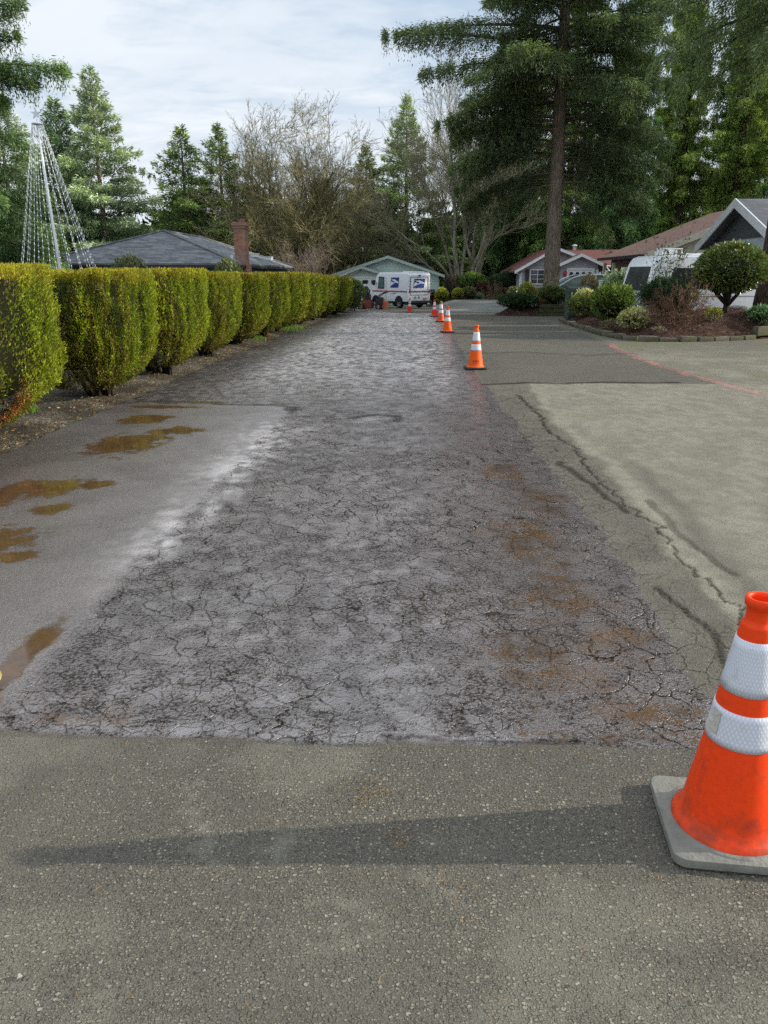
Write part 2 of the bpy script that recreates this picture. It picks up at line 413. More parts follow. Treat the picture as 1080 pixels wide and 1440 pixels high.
def road_sheet():
    xs=np.concatenate([np.arange(-3.62,4.9,.0165),np.geomspace(4.92,40,70)])
    ys=[-3.0]
    while ys[-1]<.8: ys.append(ys[-1]+.15)
    while ys[-1]<68: ys.append(ys[-1]+max(.013,.0068*ys[-1]))
    ys=np.array(ys); X,Y=np.meshgrid(xs,ys)
    # ragged left edge of the paving
    e=(fbm(Y[:,:1]*1.0,Y[:,:1]*0+3,.5,5)-.5)*.16
    wgt=np.clip(1-(X+3.62)/.25,0,1)
    X=X+wgt*e
    Z=zg(Y)+.004
    nz=(fbm(X,Y,1.6,11,2)-.5)*.010+(fbm(X,Y,.35,12,2)-.5)*.0012
    Z=Z+nz*np.clip((X+3.6)/.3,0,1)
    big=fbm(X,Y,1.2,21); med=fbm(X,Y,.35,22); fin=fbm(X,Y,.12,23)
    # wet strip
    yr=[0,2.34,2.71,4.5,7.2,9,11.5,19,34,60]; xr=[.98,.98,1.08,1.08,1.07,1.0,.92,.87,.98,1.0]
    xedge=np.interp(Y,yr,xr)+(med-.5)*.22
    yfront=2.235+(fbm(X,Y*0,.25,31)-.5)*.06+.02*np.sin(X*2.1)-.015*X
    wet=sstep(-.10,.08,xedge-X)*sstep(-.025,.03,Y-yfront)*(1-sstep(37,43,Y+(big-.5)*8+X*1.2))
    # dark damp margin by the hedge dries out in places
    smo=sstep(-.05,.05,-1.5+(med-.5)*.10-X)*(1-sstep(-.03,.03,Y-(9.12+(med-.5)*.1)))*sstep(-.02,.02,Y-yfront)
    # brown standing water
    B=[(-2.66,6.85,.36,.50,0),(-2.45,7.45,.26,.24,0),(-2.95,8.1,.28,.32,0),(-2.25,7.5,.14,.12,0),(-2.72,5.30,.30,.30,0),(-2.40,5.42,.16,.15,0),(-2.98,5.05,.25,.42,0),(-2.43,4.78,.14,.13,0),(-2.55,4.15,.34,.28,0),(-2.2,3.9,.10,.12,0),(-3.0,8.9,.5,.12,0),(-2.6,9.3,.3,.07,0)]
    pud=np.zeros_like(X)
    for b in B: pud=np.maximum(pud,.80*blob(X,Y,b[0],b[1],b[2]*1.25,b[3]*1.25,0))
    gut=np.exp(-((X+1.60)/.085)**2)*sstep(2.2,2.4,Y)*(1-sstep(2.9,3.5,Y))
    pud=np.maximum(pud,.85*gut)
    C=[(.66,4.3,.24,.6,0),(.72,3.45,.22,.42,0),(.86,5.2,.22,.5,0),(.70,6.0,.20,.45,0),(.80,2.47,.26,.10,0),(.66,2.30,.30,.05,0),(.97,2.48,.16,.07,0),(.56,2.7,.24,.16,0),(.45,2.9,.22,.2,0),(.85,3.0,.2,.25,0),(-1.2,2.33,.25,.04,0)]
    for b in C: pud=np.maximum(pud,.50*blob(X,Y,b[0],b[1],b[2]*1.2,b[3]*1.2,0))
    pud=np.maximum(pud,.22*np.exp(-((X-.72)/.42)**2)*(1-sstep(6,9,Y)))
    pud=np.maximum(pud,.20*sstep(.45,.7,fbm(X,Y,.4,47))*(Y<9)*(X<-1.6))
    pud*=wet
    # pale sky sheen painted on the seam, front edge, centre and far lane
    painted_sheen=.95*np.exp(-((X+1.50-.05*(Y-5)*.2)/(.15+.035*np.clip(Y-3,0,6)))**2)*sstep(3.1,4.4,Y)*(1-sstep(7.2,9.3,Y))
    painted_sheen*=.35+.95*sstep(.30,.66,fbm(X+.12*Y,Y*.22,.13,44,4))
    painted_sheen=np.maximum(painted_sheen,.35*np.exp(-((Y-yfront-.045)/.045)**2)*sstep(-1.35,-1.0,X)*(1-sstep(.2,.5,X)))
    painted_sheen=np.maximum(painted_sheen,.55*blob(X,Y,-.5,8.25,.16,.22)); painted_sheen=np.maximum(painted_sheen,.5*blob(X,Y,-1.2,7.6,.3,.3))
    painted_sheen=np.maximum(painted_sheen,(.85+.4*sstep(.45,.65,fbm(X*1.0,Y*.30,.45,41)))*sstep(7.5,14,Y)*(1-sstep(.3,.9,X))*sstep(-3.2,-2.2,X))
    painted_sheen=np.maximum(painted_sheen,(.13*sstep(.44,.66,fbm(X,Y*.6,.16,43))+.16*sstep(.48,.6,fbm(X,Y,.07,49,2)))*(1-smo)*(1-sstep(-.1,.5,X)))
    painted_sheen=np.maximum(painted_sheen,.24*np.exp(-((X+.35)/.75)**2)*sstep(3.0,5.0,Y)*sstep(.35,.62,fbm(X,Y*.5,.35,50))*(1-smo))
    painted_sheen*=wet
    # alligator cracking in the old strip and its dry right margin
    crk=(1-smo)*sstep(-.03,.03,Y-yfront)*(1-sstep(1.30,1.62,X+(med-.5)*.25))*(1-.6*sstep(16,40,Y))
    crk*=(.75+.45*sstep(.4,.6,big))*(1-.35*sstep(-.05,.1,X-xedge))
    # open joints, long cracks and one painted lip shadow
    cr=np.zeros_like(X)
    def crack(pts,w,s,seed,amp=.02,step=.08,mw=.0080):
        nonlocal cr
        m=(Y>min(p[1] for p in pts)-.3)&(Y<max(p[1] for p in pts)+.3)
        P=wline(pts,amp,step,seed); d=segdist(X[m],Y[m],P)
        ww=np.maximum(w,mw*Y[m]*np.ones_like(d))
        ww=ww*(.5+1.0*med[m])
        v=s*(1-sstep(.35,1.1,d/ww)); c2=cr[m]; cr[m]=np.maximum(c2,v)
    crack([(-2.43,9.18),(-2.1,9.1),(-1.75,9.14),(-1.48,8.98),(-1.46,8.75)],.085,1.25,1,.012)  # dark line paints the shadowed lip at the patch's far end
    crack([(-3.5,9.35),(-2.7,9.3)],.012,.6,2)
    crack([(-.75,8.33),(-.45,8.5),(-.22,8.42),(-.22,8.1)],.02,1,3,.012)
    crack([(.95,11.05),(1.6,11.25),(2.1,11.22),(2.7,11.4),(3.3,11.36),(3.75,11.42)],.024,1,4,.015)
    crack([(1.28,10.13),(1.36,8.9),(1.30,7.8),(1.42,6.9),(1.36,6.0),(1.42,5.2),(1.50,4.6),(1.45,3.9),(1.50,3.2),(1.38,2.8)],.014,1.1,5,.022,.06,.0030)
    crack([(1.18,6.3),(1.30,5.6),(1.38,4.9)],.012,.9,6,.012)
    crack([(1.2,3.6),(1.30,3.1),(1.25,2.75)],.010,.9,7,.01)
    crack([(1.62,5.2),(1.58,4.5),(1.66,3.8)],.007,.6,8,.01)
    crack([(.4,15.6),(2.2,15.9),(3.4,15.4),(4.2,15.8)],.010,.45,9,.04,.3)
    crack([(-3.0,19.5),(-1.2,19.8),(.8,19.4)],.012,.35,10,.05,.3)
    crack([(1.1,21.8),(3.2,22.3),(4.8,21.9)],.012,.5,12,.05,.3)
    crack([(1.0,28),(4.5,27.4),(9,28.2)],.014,.4,13,.05,.4)
    crack([(-.1,2.29),(.2,2.26),(.55,2.28)],.008,.8,14,.006,.05)
    # dry right side: pale dusty new patch, darker older paving beyond it
    xp=1.46+(med-.5)*.22+.05*np.sin(Y*1.3)
    patch=sstep(-.03,.06,X-xp)*(1-sstep(-.03,.05,Y-11.25))*sstep(1.2,2.6,Y)
    pale=patch*(.58+.26*sstep(.36,.66,fbm(X*1.2,Y*.7,.22,51)))
    pale=np.maximum(pale,patch*.95*np.exp(-((X-xp-.10)/.10)**2))
    pale*=1-.75*np.exp(-((X-xp-.27)/.075)**2)*sstep(2.6,3.2,Y)*(1-sstep(5.5,7.5,Y))
    pale=np.maximum(pale,.55*patch*blob(X,Y,2.3,10.7,1.0,.5))
    # old strip right of the wet edge keeps some dust
    pale=np.maximum(pale,.22*sstep(.45,.7,med)*(X>1.0)*(Y<11.2)*(Y>2.0))
    # driveway right of the red line: dusty, mossy
    xred=np.interp(Y,[4,10.2,11.5,13.9,16.3,17.9,18.4],[4.95,4.55,4.32,4.16,4.16,4.36,4.42])
    drv=sstep(-.05,.15,X-xred)*(Y<30)
    pale=np.maximum(pale,drv*(.40+.40*sstep(.42,.68,fbm(X,Y*.7,.45,61)))*(1-.6*sstep(13,18,Y)))
    moss=drv*sstep(.52,.7,fbm(X,Y,.9,62))*.55
    moss=np.maximum(moss,.9*blob(X,Y,6.8,37,1.6,1.6)); moss=np.maximum(moss,.22*sstep(.5,.7,big)*sstep(1.3,2,X)*(Y<11))
    # small pale scuffs in the foreground
    for b in [(-.60,1.80,.05,.16,.5),(-.35,1.72,.05,.05,0),(-.15,1.45,.10,.05,.6),(.08,1.60,.08,.04,-.6),(-.66,1.95,.05,.05,0),(.15,1.42,.06,.03,-.8),(-.2,1.52,.1,.03,.1)]:
        pale=np.maximum(pale,.45*blob(X,Y,*b)*sstep(.48,.62,fbm(X,Y,.035,97,2)))
    pale=np.maximum(pale,.25*sstep(.55,.7,med)*(Y<2.2))
    dk=sstep(11.15,11.35,Y)*(1-drv)*(.38+.45*sstep(.4,.65,big))*(1-.5*sstep(30,45,Y))
    dk=np.maximum(dk,.35*sstep(-2.2,-3.5,X)*(Y>2.2))
    dk=np.maximum(dk,.5*(1-sstep(.05,.40,np.abs(Y-yfront)))*(Y<yfront))
    # sprayed marking line
    dred=np.abs(X-xred-.02*np.sin(Y*5))
    wr=.055+.0035*Y*.5
    redm=(1-sstep(.5,1.5,dred/wr))*sstep(7.5,9.5,Y)*(1-sstep(18.2,18.7,Y))*(.45+.7*sstep(.35,.6,fbm(X,Y,.5,71)))
    redm=np.maximum(redm,.5*blob(X,Y,5.3,15.9,.28,.12))
    A=dict(brown=np.clip(sstep(-.1,.75,X+(med-.5)*.6)*(1-sstep(7,11,Y))*(.5+.9*sstep(.35,.65,fbm(X,Y,.3,48)))+.35*sstep(.45,.7,big)*(1-sstep(9,14,Y)),0,1)*wet,n_big=fbm(X,Y,1.1,91,5),n_mid=fbm(X,Y,.17,92,4),n_fin=fbm(X,Y,.08,93,3),n_k1=fbm(X,Y,.48,94,3),n_k2=fbm(X,Y,.27,95,3),n_wet=fbm(X,Y,.33,96,5),wet=wet,smooth_patch=smo,puddle=pud,pale=np.clip(pale,0,1),crack=crk,joint=np.clip(cr,0,1),red=np.clip(redm,0,1)*.62,dark=dk,painted_sheen=painted_sheen,moss=moss)
    # the surface steps down a little at the seam of the newer patch and at the front of the old strip
    Z=Z+.006*smo-.010*sstep(-.03,.02,Y-yfront)*(X<1.6)*np.clip(1-(Y-yfront)/1.2,0,1)
    Z=Z-.002*np.clip(cr,0,1)
    V=np.stack([X,Y,Z],-1).reshape(-1,3); nx=len(xs); ny=len(ys)
    I,J=np.meshgrid(np.arange(nx-1),np.arange(ny-1)); a=(J*nx+I).ravel()
    F=np.stack([a,a+1,a+nx+1,a+nx],-1)
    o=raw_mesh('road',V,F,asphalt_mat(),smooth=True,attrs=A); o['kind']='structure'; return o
road_sheet()

# gravel and litter verge under the hedge
def verge():
    t=NT('verge_gravel'); p=t.pos()
    vc=t.voro(p,55,out='Color'); vd=t.voro(p,55); s=t.new('ShaderNodeSeparateColor'); t.l.new(vc,s.inputs[0])
    c=t.ramp(s.outputs[0],[(0,(.035,.03,.022)),(.4,(.085,.07,.048)),(.7,(.14,.115,.075)),(.93,(.23,.19,.12)),(1,(.45,.42,.36))])
    n=t.noise(p,1.7,5,.6); c=t.mix(t.rng(n,.42,.62),c,(.040,.032,.022))
    c=t.mix(t.math('MULTIPLY',t.rng(t.noise(p,7,5,.7),.58,.7),.8),c,(.10,.045,.018))
    c=t.mix(t.math('MULTIPLY',t.rng(t.noise(p,.9,4,.7),.60,.68),.7),c,(.05,.085,.02))
    t.set(base=c,rough=.95,spec=.25,normal=t.bump(t.rng(vd,0,.7,1,0),.9,.012))
    xs=np.concatenate([np.linspace(-3.45,-4.6,40),np.linspace(-4.7,-7,12)]); ys=np.geomspace(3.0,50,260); ys=np.concatenate([[-3,0,1.5],ys])
    X,Y=np.meshgrid(xs,ys)
    Z=zg(Y)-.005+.05*sstep(3.6,4.1,-X)+(fbm(X,Y,.3,81)-.5)*.05*sstep(3.5,3.9,-X)-.02*(X>-3.56)
    V=np.stack([X,Y,Z],-1).reshape(-1,3); nx=len(xs); I,J=np.meshgrid(np.arange(nx-1),np.arange(len(ys)-1)); a=(J*nx+I).ravel()
    F=np.stack([a,a+nx,a+nx+1,a+1],-1)
    o=raw_mesh('gravel_verge',V,F,t.m,smooth=True); o['kind']='structure'
verge()
# ------------------------------------------------------------------ traffic cones
def cone_orange(name,c,dirty=.35):
    t=NT(name); v=t.coord(); sp=t.new('ShaderNodeSeparateXYZ'); t.l.new(v,sp.inputs[0])
    n=t.noise(v,14,6,.65); n2=t.noise(v,55,4,.6)
    low=t.rng(sp.outputs[2],.03,.17,1,0)
    g=t.math('MULTIPLY',t.rng(t.math('ADD',n,t.math('MULTIPLY',low,.22)),.56,.80),dirty)
    base=t.mix(t.rng(n2,.3,.7),c,tuple(x*.86 for x in c))
    base=t.mix(g,base,(.16,.055,.03))
    st=t.new('ShaderNodeMapping'); t.l.new(v,st.inputs[0]); st.inputs['Scale'].default_value=(60,60,7)
    scr=t.rng(t.noise(st.outputs[0],1.0,5,.7),.66,.74)
    base=t.mix(t.math('MULTIPLY',scr,.35*dirty*2),base,(.85,.30,.18))
    t.set(base=base,rough=t.rng(n,.3,.7,.40,.58),spec=.22)
    # the vinyl lets some light through
    t.b.inputs['Subsurface Weight'].default_value=.06; t.b.inputs['Subsurface Radius'].default_value=(.03,.008,.004)
    return t.m
M_ORANGE=cone_orange('cone_vinyl_red',(1.0,.068,.008),.6); M_ORANGE2=cone_orange('cone_vinyl_orange',(.92,.125,.008),.2); M_FADED=cone_orange('cone_vinyl_faded',(.80,.115,.035),.3); M_PINK=cone_orange('cone_vinyl_pinkish',(.88,.05,.035),.2)
def sheeting():
    t=NT('retroreflective_sheeting'); v=t.coord()
    sp=t.new('ShaderNodeSeparateXYZ'); t.l.new(v,sp.inputs[0])
    ang=t.math('MULTIPLY',t.math('ARCTAN2',sp.outputs[1],sp.outputs[0]),10.0)
    zz=t.math('MULTIPLY',sp.outputs[2],150.0)
    a=t.math('SINE',t.math('ADD',t.math('MULTIPLY',ang,2.3),zz)); b=t.math('SINE',t.math('SUBTRACT',t.math('MULTIPLY',ang,2.3),zz))
    cell=t.math('MAXIMUM',t.math('ABSOLUTE',a),t.math('ABSOLUTE',b))
    n=t.noise(v,16,6,.7); n2=t.noise(v,70,3,.6)
    base=t.mix(t.rng(cell,.5,1.0),(.76,.77,.82),(.60,.62,.68))
    base=t.mix(t.math('MULTIPLY',t.rng(n,.54,.72),.55),base,(.42,.37,.28))
    base=t.mix(t.math('MULTIPLY',t.rng(n2,.66,.75),.5),base,(.30,.24,.18))
    t.set(base=base,rough=.32,spec=.6,normal=t.bump(cell,.25,.002)); return t.m
M_SHEET=sheeting()
M_RUBBER_DUSTY=simple('dusty_rubber',(.235,.23,.195),.85,.22,9,.3,bump=.4,bscale=60,dirt=.6,dirtc=(.10,.095,.08))
M_RUBBER=simple('black_rubber',(.03,.03,.03),.7,.3,9,.4,bump=.2,bscale=60,dirt=.4,dirtc=(.12,.11,.095))
M_MARKER=simple('black_marker',(.012,.010,.010),.6)
CONE_H=.71
def cone_r(z):
    pr=[(.03,.145),(.06,.128),(.30,.0895),(.404,.0745),(.449,.068),(.60,.046),(.632,.0415),(.64,.0335),(.685,.0315)]
    return float(np.interp(z,[p[0] for p in pr],[p[1] for p in pr]))
def text_mesh(txt,size):
    cu=bpy.data.curves.new('lettering','FONT'); cu.body=txt; cu.size=size; cu.align_x='CENTER'; cu.align_y='CENTER'
    o=bpy.data.objects.new('lettering',cu); COL.objects.link(o)
    dg=bpy.context.evaluated_depsgraph_get(); me=bpy.data.meshes.new_from_object(o.evaluated_get(dg))
    bpy.data.objects.remove(o); bpy.data.curves.remove(cu)
    V=[tuple(v.co) for v in me.vertices]; F=[list(p.vertices) for p in me.polygons]; bpy.data.meshes.remove(me); return V,F
def make_cone(loc,rz,label,vinyl,rubber,lettering=False,flap=False,n=40,tip=None):
    t=thing('traffic_cone',label,'traffic cone',loc,rz,'orange traffic cones along the edge of the wet strip')
    b=MB(); s=.18; c=.035; pts=[]
    for (sx,sy,a0) in ((1,1,0),(-1,1,90),(-1,-1,180),(1,-1,270)):
        for k in range(6):
            a=R(a0+18*k); pts.append((sx*(s-c)+c*math.cos(a),sy*(s-c)+c*math.sin(a),.006))
    b.prism(pts,(0,0,.026)); 
    for sx in (-1,1):
        for sy in (-1,1): b.box((sx*.12,sy*.12,.003),(.05,.05,.006))
    b.lathe([(.168,.030),(.162,.036),(.150,.036),(.147,.030)],n)
    b.build('base',rubber,t,bevel=.006,autosmooth=True)
    prof=[(.150,.034),(.1465,.042),(.139,.05),(.128,.06)]+[(cone_r(z),z) for z in np.linspace(.09,.625,18)]+[(.0415,.632),(.040,.637),(.0345,.642),(.0330,.650),(.0322,.672),(.0335,.682),(.0385,.687),(.0395,.697),(.0385,.707),(.0350,.710),(.0290,.708),(.0275,.700),(.0270,.60)]
    MB().lathe(prof,n).build('cone_body',vinyl,t,smooth=True)
    for z0,z1 in ((.452,.598),(.304,.402)):
        p=[(cone_r(z0)-.0005,z0-.0002)]+[(cone_r(z)+.0022,z) for z in np.linspace(z0,z1,7)]+[(cone_r(z1)-.0005,z1+.0002)]
        MB().lathe(p,n).build('reflective_band',M_SHEET,t,smooth=True)
    if tip: MB().lathe([(.0400,.650),(.0415,.690),(.0405,.7125),(.034,.7135),(.029,.7105)],n).build('tip_collar',tip,t,smooth=True)
    def wrap(V,F,zc,ac,name,mat,off=.0018,squash=1.0):
        W=[]
        for x,y,_ in V:
            z=zc+y; r=cone_r(z)+off; a=ac+x/r; W.append((r*math.cos(a),r*math.sin(a),z))
        m=MB(); m.add(W,F); return m.build(name,mat,t)
    if lettering:
        V,F=text_mesh('30TH-I',.048); wrap([(x*.82,y,0) for x,y,_ in V],F,.135,R(-92)-rz,'lettering',M_MARKER)
    if flap:
        m=MB(); r=cone_r(.385)
        P=[]
        for i in range(5):
            for j in range(6):
                u=i/4;v=j/5
                a=R(188)-rz+ (u-.2)*.35; z=.392-v*.062-u*.004; rr=cone_r(z)+.004+.012*max(0,.6-u)*(.4+v)
                P.append((rr*math.cos(a),rr*math.sin(a),z))
        m.add(P,[[i*6+j,i*6+j+1,(i+1)*6+j+1,(i+1)*6+j] for i in range(4) for j in range(5)])
        m.build('torn_band_flap',simple('torn_sheeting',(.50,.46,.40),.6,.25,60),t,smooth=True)
    return t
make_cone((.885,1.85,.004),R(-5),'large nearest orange cone with a dusty grey base at the right picture edge',M_ORANGE,M_RUBBER_DUSTY,flap=True,n=72)
make_cone((.95,13.0,zf(13)+.006),R(4),'orange cone with black hand lettering under its bands, alone at the strip edge',M_ORANGE2,M_RUBBER,lettering=True,n=48)
make_cone((.80,22.1,zf(22.1)+.006),R(12),'front cone of the far cluster of three, clean bright orange',M_ORANGE2,M_RUBBER,n=28)
make_cone((.79,28.6,zf(28.6)+.006),R(-8),'faded orange cone with a dull dark tip, middle of the far cluster of three',M_FADED,M_RUBBER,n=24,tip=simple('dull_tip',(.20,.19,.13),.8))
make_cone((.66,33.9,zf(33.9)+.006),R(25),'reddish orange cone at the back of the far cluster of three',M_PINK,M_RUBBER,n=24)
make_cone((-.48,40.9,zf(40.9)+.006),R(15),'small far cone standing alone before the rear bumper of the mail truck',M_PINK,M_RUBBER,n=20)
make_cone((-2.42,50.2,zf(50.2)+.006),R(-15),'farthest cone between the small walk-behind machine and the mail truck front wheel',M_FADED,M_RUBBER,n=20)

# ------------------------------------------------------------------ foliage tools
def unit(v): return v/np.maximum(np.linalg.norm(v,axis=-1,keepdims=True),1e-9)
def leaves_mesh(P,D,L,W,C,name,mat,parent,fold=.0,mid=.45,extra=None,rg=rng,side=None):
    """kite shaped leaves: base P, direction D, length L, width W, colour C"""
    n=len(P); D=unit(D)
    if side is None:
        side=np.cross(D,unit(rg.normal(size=(n,3))))
    S=unit(side); Nn=np.cross(S,D)
    L=np.broadcast_to(np.asarray(L,float).reshape(-1,1) if np.ndim(L) else np.full((n,1),L),(n,1)); W=np.broadcast_to(np.asarray(W,float).reshape(-1,1) if np.ndim(W) else np.full((n,1),W),(n,1))
    a=P; m=P+D*L*mid+Nn*W*fold
    V=np.stack([a,m+S*W*.5,P+D*L,m-S*W*.5],1).reshape(-1,3)
    F=np.arange(4*n).reshape(n,4)
    Cc=np.repeat(C,4,axis=0)
    if extra is not None:
        eV,eF,eC=extra
        eF=np.asarray(eF)+len(V); V=np.concatenate([V,eV]); F=np.concatenate([F,eF]); Cc=np.concatenate([Cc,eC])
    return raw_mesh(name,V,F,mat,parent,col=Cc)
def foliage_mat(name,rough=.55,trans=.30,spec=.3):
    t=NT(name); c=t.attr('Col','Color')
    t.set(base=c,rough=rough,spec=spec)
    tr=t.new('ShaderNodeBsdfTranslucent'); t.put(tr.inputs[0],t.mix(1.0,c,(1.15,1.2,.5),'MULTIPLY'))
    mx=t.new('ShaderNodeMixShader'); mx.inputs[0].default_value=trans; t.l.new(t.b.outputs[0],mx.inputs[1]); t.l.new(tr.outputs[0],mx.inputs[2]); t.l.new(mx.outputs[0],t.out.inputs[0])
    return t.m
M_LEAF=foliage_mat('leaves'); M_GLOSSY=foliage_mat('glossy_leaves',.35,.15,.45); M_NEEDLE=foliage_mat('needles',.6,.30,.2)
def bark_mat(name,c1,c2,c3=(.10,.11,.05),scale=(14,14,2.2),moss=.0,bump=.9):
    t=NT(name); v=t.coord(scale=scale); n=t.noise(v,1.0,6,.65); w=t.voro(v,1.3,'DISTANCE_TO_EDGE'); pz=t.noise(t.coord(),.9,4)
    base=t.mix(t.rng(n,.3,.7),c1,c2); base=t.mix(t.rng(w,.0,.14,.75,0),base,tuple(x*.3 for x in c1))
    if moss: base=t.mix(t.math('MULTIPLY',t.rng(t.noise(t.coord(),2.2,5,.6),.38,.58),moss),base,c3)
    base=t.mix(t.math('MULTIPLY',t.rng(pz,.45,.65),.35),base,c2)
    t.set(base=base,rough=.9,spec=.2,normal=t.bump(t.math('ADD',t.rng(w,0,.25),n),bump,.04)); return t.m
M_BARK=bark_mat('fir_bark',(.16,.122,.092),(.36,.285,.215)); M_BARK_GREY=bark_mat('grey_bark',(.055,.048,.038),(.13,.115,.09),moss=.6)
M_BARK_CEDAR=bark_mat('cedar_bark',(.06,.038,.026),(.13,.085,.06))
M_MOSSY=bark_mat('mossy_bark',(.08,.072,.045),(.20,.18,.12),(.16,.17,.04),(9,9,4),.8,.6)
M_PALE=bark_mat('pale_bark',(.16,.14,.10),(.46,.42,.33),(.12,.125,.04),(8,8,3),.5,.5)
M_TWIG=simple('twigs',(.16,.125,.085),.9,.3,3,.2)

def rounded_core(rx,ry,rz,zc,seed,ns=18,nz=12,squash=1.0,expo=2.0,c=(.012,.016,.006)):
    th=np.linspace(0,2*np.pi,ns,endpoint=False); ph=np.linspace(-np.pi/2,np.pi/2,nz)
    T,Pp=np.meshgrid(th,ph); cs=np.cos(Pp)
    def sg(a,e): return np.sign(a)*np.abs(a)**(2/e)
    X=rx*sg(np.cos(T),expo)*sg(cs,expo); Y=ry*sg(np.sin(T),expo)*sg(cs,expo); Z=zc+rz*sg(np.sin(Pp),expo)
    V=np.stack([X,Y,Z],-1).reshape(-1,3); F=[]
    for j in range(nz-1):
        for i in range(ns): F.append([j*ns+i,j*ns+(i+1)%ns,(j+1)*ns+(i+1)%ns,(j+1)*ns+i])
    return V,np.array(F),np.tile(np.array(c),(len(V),1))

# ------------------------------------------------------------------ the clipped hedge
def hedge_crown(parent,hx,hy,H,n,seed,leaf,brown=None,dark=1.0):
    rg=np.random.default_rng(seed)
    # parametrise the side wall by angle and height plus the clipped top
    nt=int(n*.22); nsd=n-nt
    th=rg.uniform(0,2*np.pi,nsd); u=rg.uniform(0,1,nsd)**.9
    z=.16+(H-.16)*u
    def prof(z):
        lowr=np.clip((z-.12)/.62,0,1); return (.30+.70*np.sin(lowr*np.pi/2)**.8)*(1-.02*np.clip((z-H*.85)/(H*.15),0,1)**3)
    ex=3.0
    def sg(a): return np.sign(a)*np.abs(a)**(2/ex)
    k=prof(z); cx=sg(np.cos(th)); cy=sg(np.sin(th))
    nn=fbm(th*2.2+seed*7,z*.9,.28,seed,3)-.5; n2=fbm(th*2.2+seed*3,z*.6,.10,seed+9,2)-.5
    disp=nn*.17+n2*.13
    X=(hx*k+disp)*cx; Y=(hy*k+disp)*cy
    N=unit(np.stack([np.sign(cx)*np.abs(cx)**(ex-1)/hx,np.sign(cy)*np.abs(cy)**(ex-1)/hy,np.zeros(nsd)-.25*(1-np.clip((z-.12)/.62,0,1))],-1))
    depth=rg.uniform(0,1,nsd)**2*.10
    P=np.stack([X,Y,z],-1)-N*depth[:,None]
    D=N*rg.uniform(.25,.75,(nsd,1))+np.array([0,0,1])*rg.uniform(.4,1.1,(nsd,1))+rg.normal(0,.32,(nsd,3))
    low=np.clip((.62-z)/.45,0,1); D[:,2]-=low*1.2
    # top
    tx=rg.uniform(-1,1,nt); ty=rg.uniform(-1,1,nt); ok=(np.abs(tx)**ex+np.abs(ty)**ex)<1.02; tx=tx[ok];ty=ty[ok]; m=len(tx)
    tz=H+(fbm(tx*hx+seed,ty*hy,.22,seed+3,3)-.5)*.10-.025*(np.abs(tx)**8+np.abs(ty)**8)
    PT=np.stack([tx*hx*.93,ty*hy*.93,tz],-1); DT=np.stack([tx*.25,ty*.25,np.ones(m)],-1)+rg.normal(0,.38,(m,3)); PT[:,2]-=rg.uniform(0,1,m)**2*.08+.03
    allP=np.concatenate([P,PT]); allD=np.concatenate([D,DT])
    # colours; shade painted in: darker in hollows, inside and at the foot
    g1=np.array([.23,.34,.020]); g2=np.array([.50,.57,.032]); g3=np.array([.045,.080,.009]); gold=np.array([.46,.30,.040]); br=np.array([.30,.115,.035]); tan=np.array([.34,.25,.10])
    t1=np.clip((disp+.09)/.18,0,1)[:,None]; t1=t1*.65+.35*rg.uniform(0,1,(nsd,1))
    Cs=g3*(1-t1)+(g1*(1-t1)+g2*t1)*t1
    yel=np.clip((fbm(th*1.6+9,z,.5,seed+5,3)-.45)*4,0,1)[:,None]*.32; Cs=Cs*(1-yel)+yel*np.array([.48,.43,.035])*(.5+.5*t1)
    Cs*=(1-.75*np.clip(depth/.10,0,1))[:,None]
    tip=(rg.uniform(0,1,nsd)<.07+.25*low)[:,None]; Cs=np.where(tip,tan*rg.uniform(.5,1.1,(nsd,1)),Cs)
    topness=np.clip((z-H+.22)/.22,0,1)[:,None]*(rg.uniform(0,1,(nsd,1))<.6); Cs=Cs*(1-topness*.6)+gold*topness*.6
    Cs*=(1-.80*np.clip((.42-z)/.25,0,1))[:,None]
    fr=np.clip(-np.sin(th),0,1)*(fbm(th*3+seed,z,.3,seed+6,3)>.5)*(rg.uniform(0,1,nsd)<.42); Cs=np.where((fr>.35)[:,None],np.array([.25,.17,.065])*rg.uniform(.4,1.2,(nsd,1))*(1-.75*np.clip(depth/.10,0,1))[:,None],Cs)
    if brown:
        for (ang,bz,ra,rz_,amt) in brown:
            da=np.abs((th-ang+np.pi)%(2*np.pi)-np.pi)/ra; b_=np.exp(-(da**2+((z-bz)/rz_)**2))*amt+ (fbm(th*3,z,.16,seed+8,3)-.5)*.9
            pick=(b_>.32)&(np.exp(-(da**2+((z-bz)/rz_)**2))>.12)
            Cs=np.where(pick[:,None],br*rg.uniform(.35,1.5,(nsd,1)),Cs)
    CT=gold*rg.uniform(.45,1.15,(m,1)); gm=(rg.uniform(0,1,m)<.42)[:,None]; CT=np.where(gm,g2*rg.uniform(.7,1.2,(m,1)),CT)
    C=np.concatenate([Cs*1.15,CT])*dark*rg.uniform(.7,1.25,(len(allP),1))
    L=leaf*rg.uniform(.6,1.3,len(allP)); W=L*rg.uniform(.22,.36,len(allP))
    cV,cF,cC=rounded_core(hx*.86,hy*.88,(H-.42)/2,.38+(H-.42)/2,seed,24,12,expo=3.2,c=(.014,.014,.004))
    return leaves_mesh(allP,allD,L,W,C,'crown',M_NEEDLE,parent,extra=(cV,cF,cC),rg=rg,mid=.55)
M_DARKTRUNK=bark_mat('hedge_trunk',(.014,.010,.007),(.035,.026,.018))
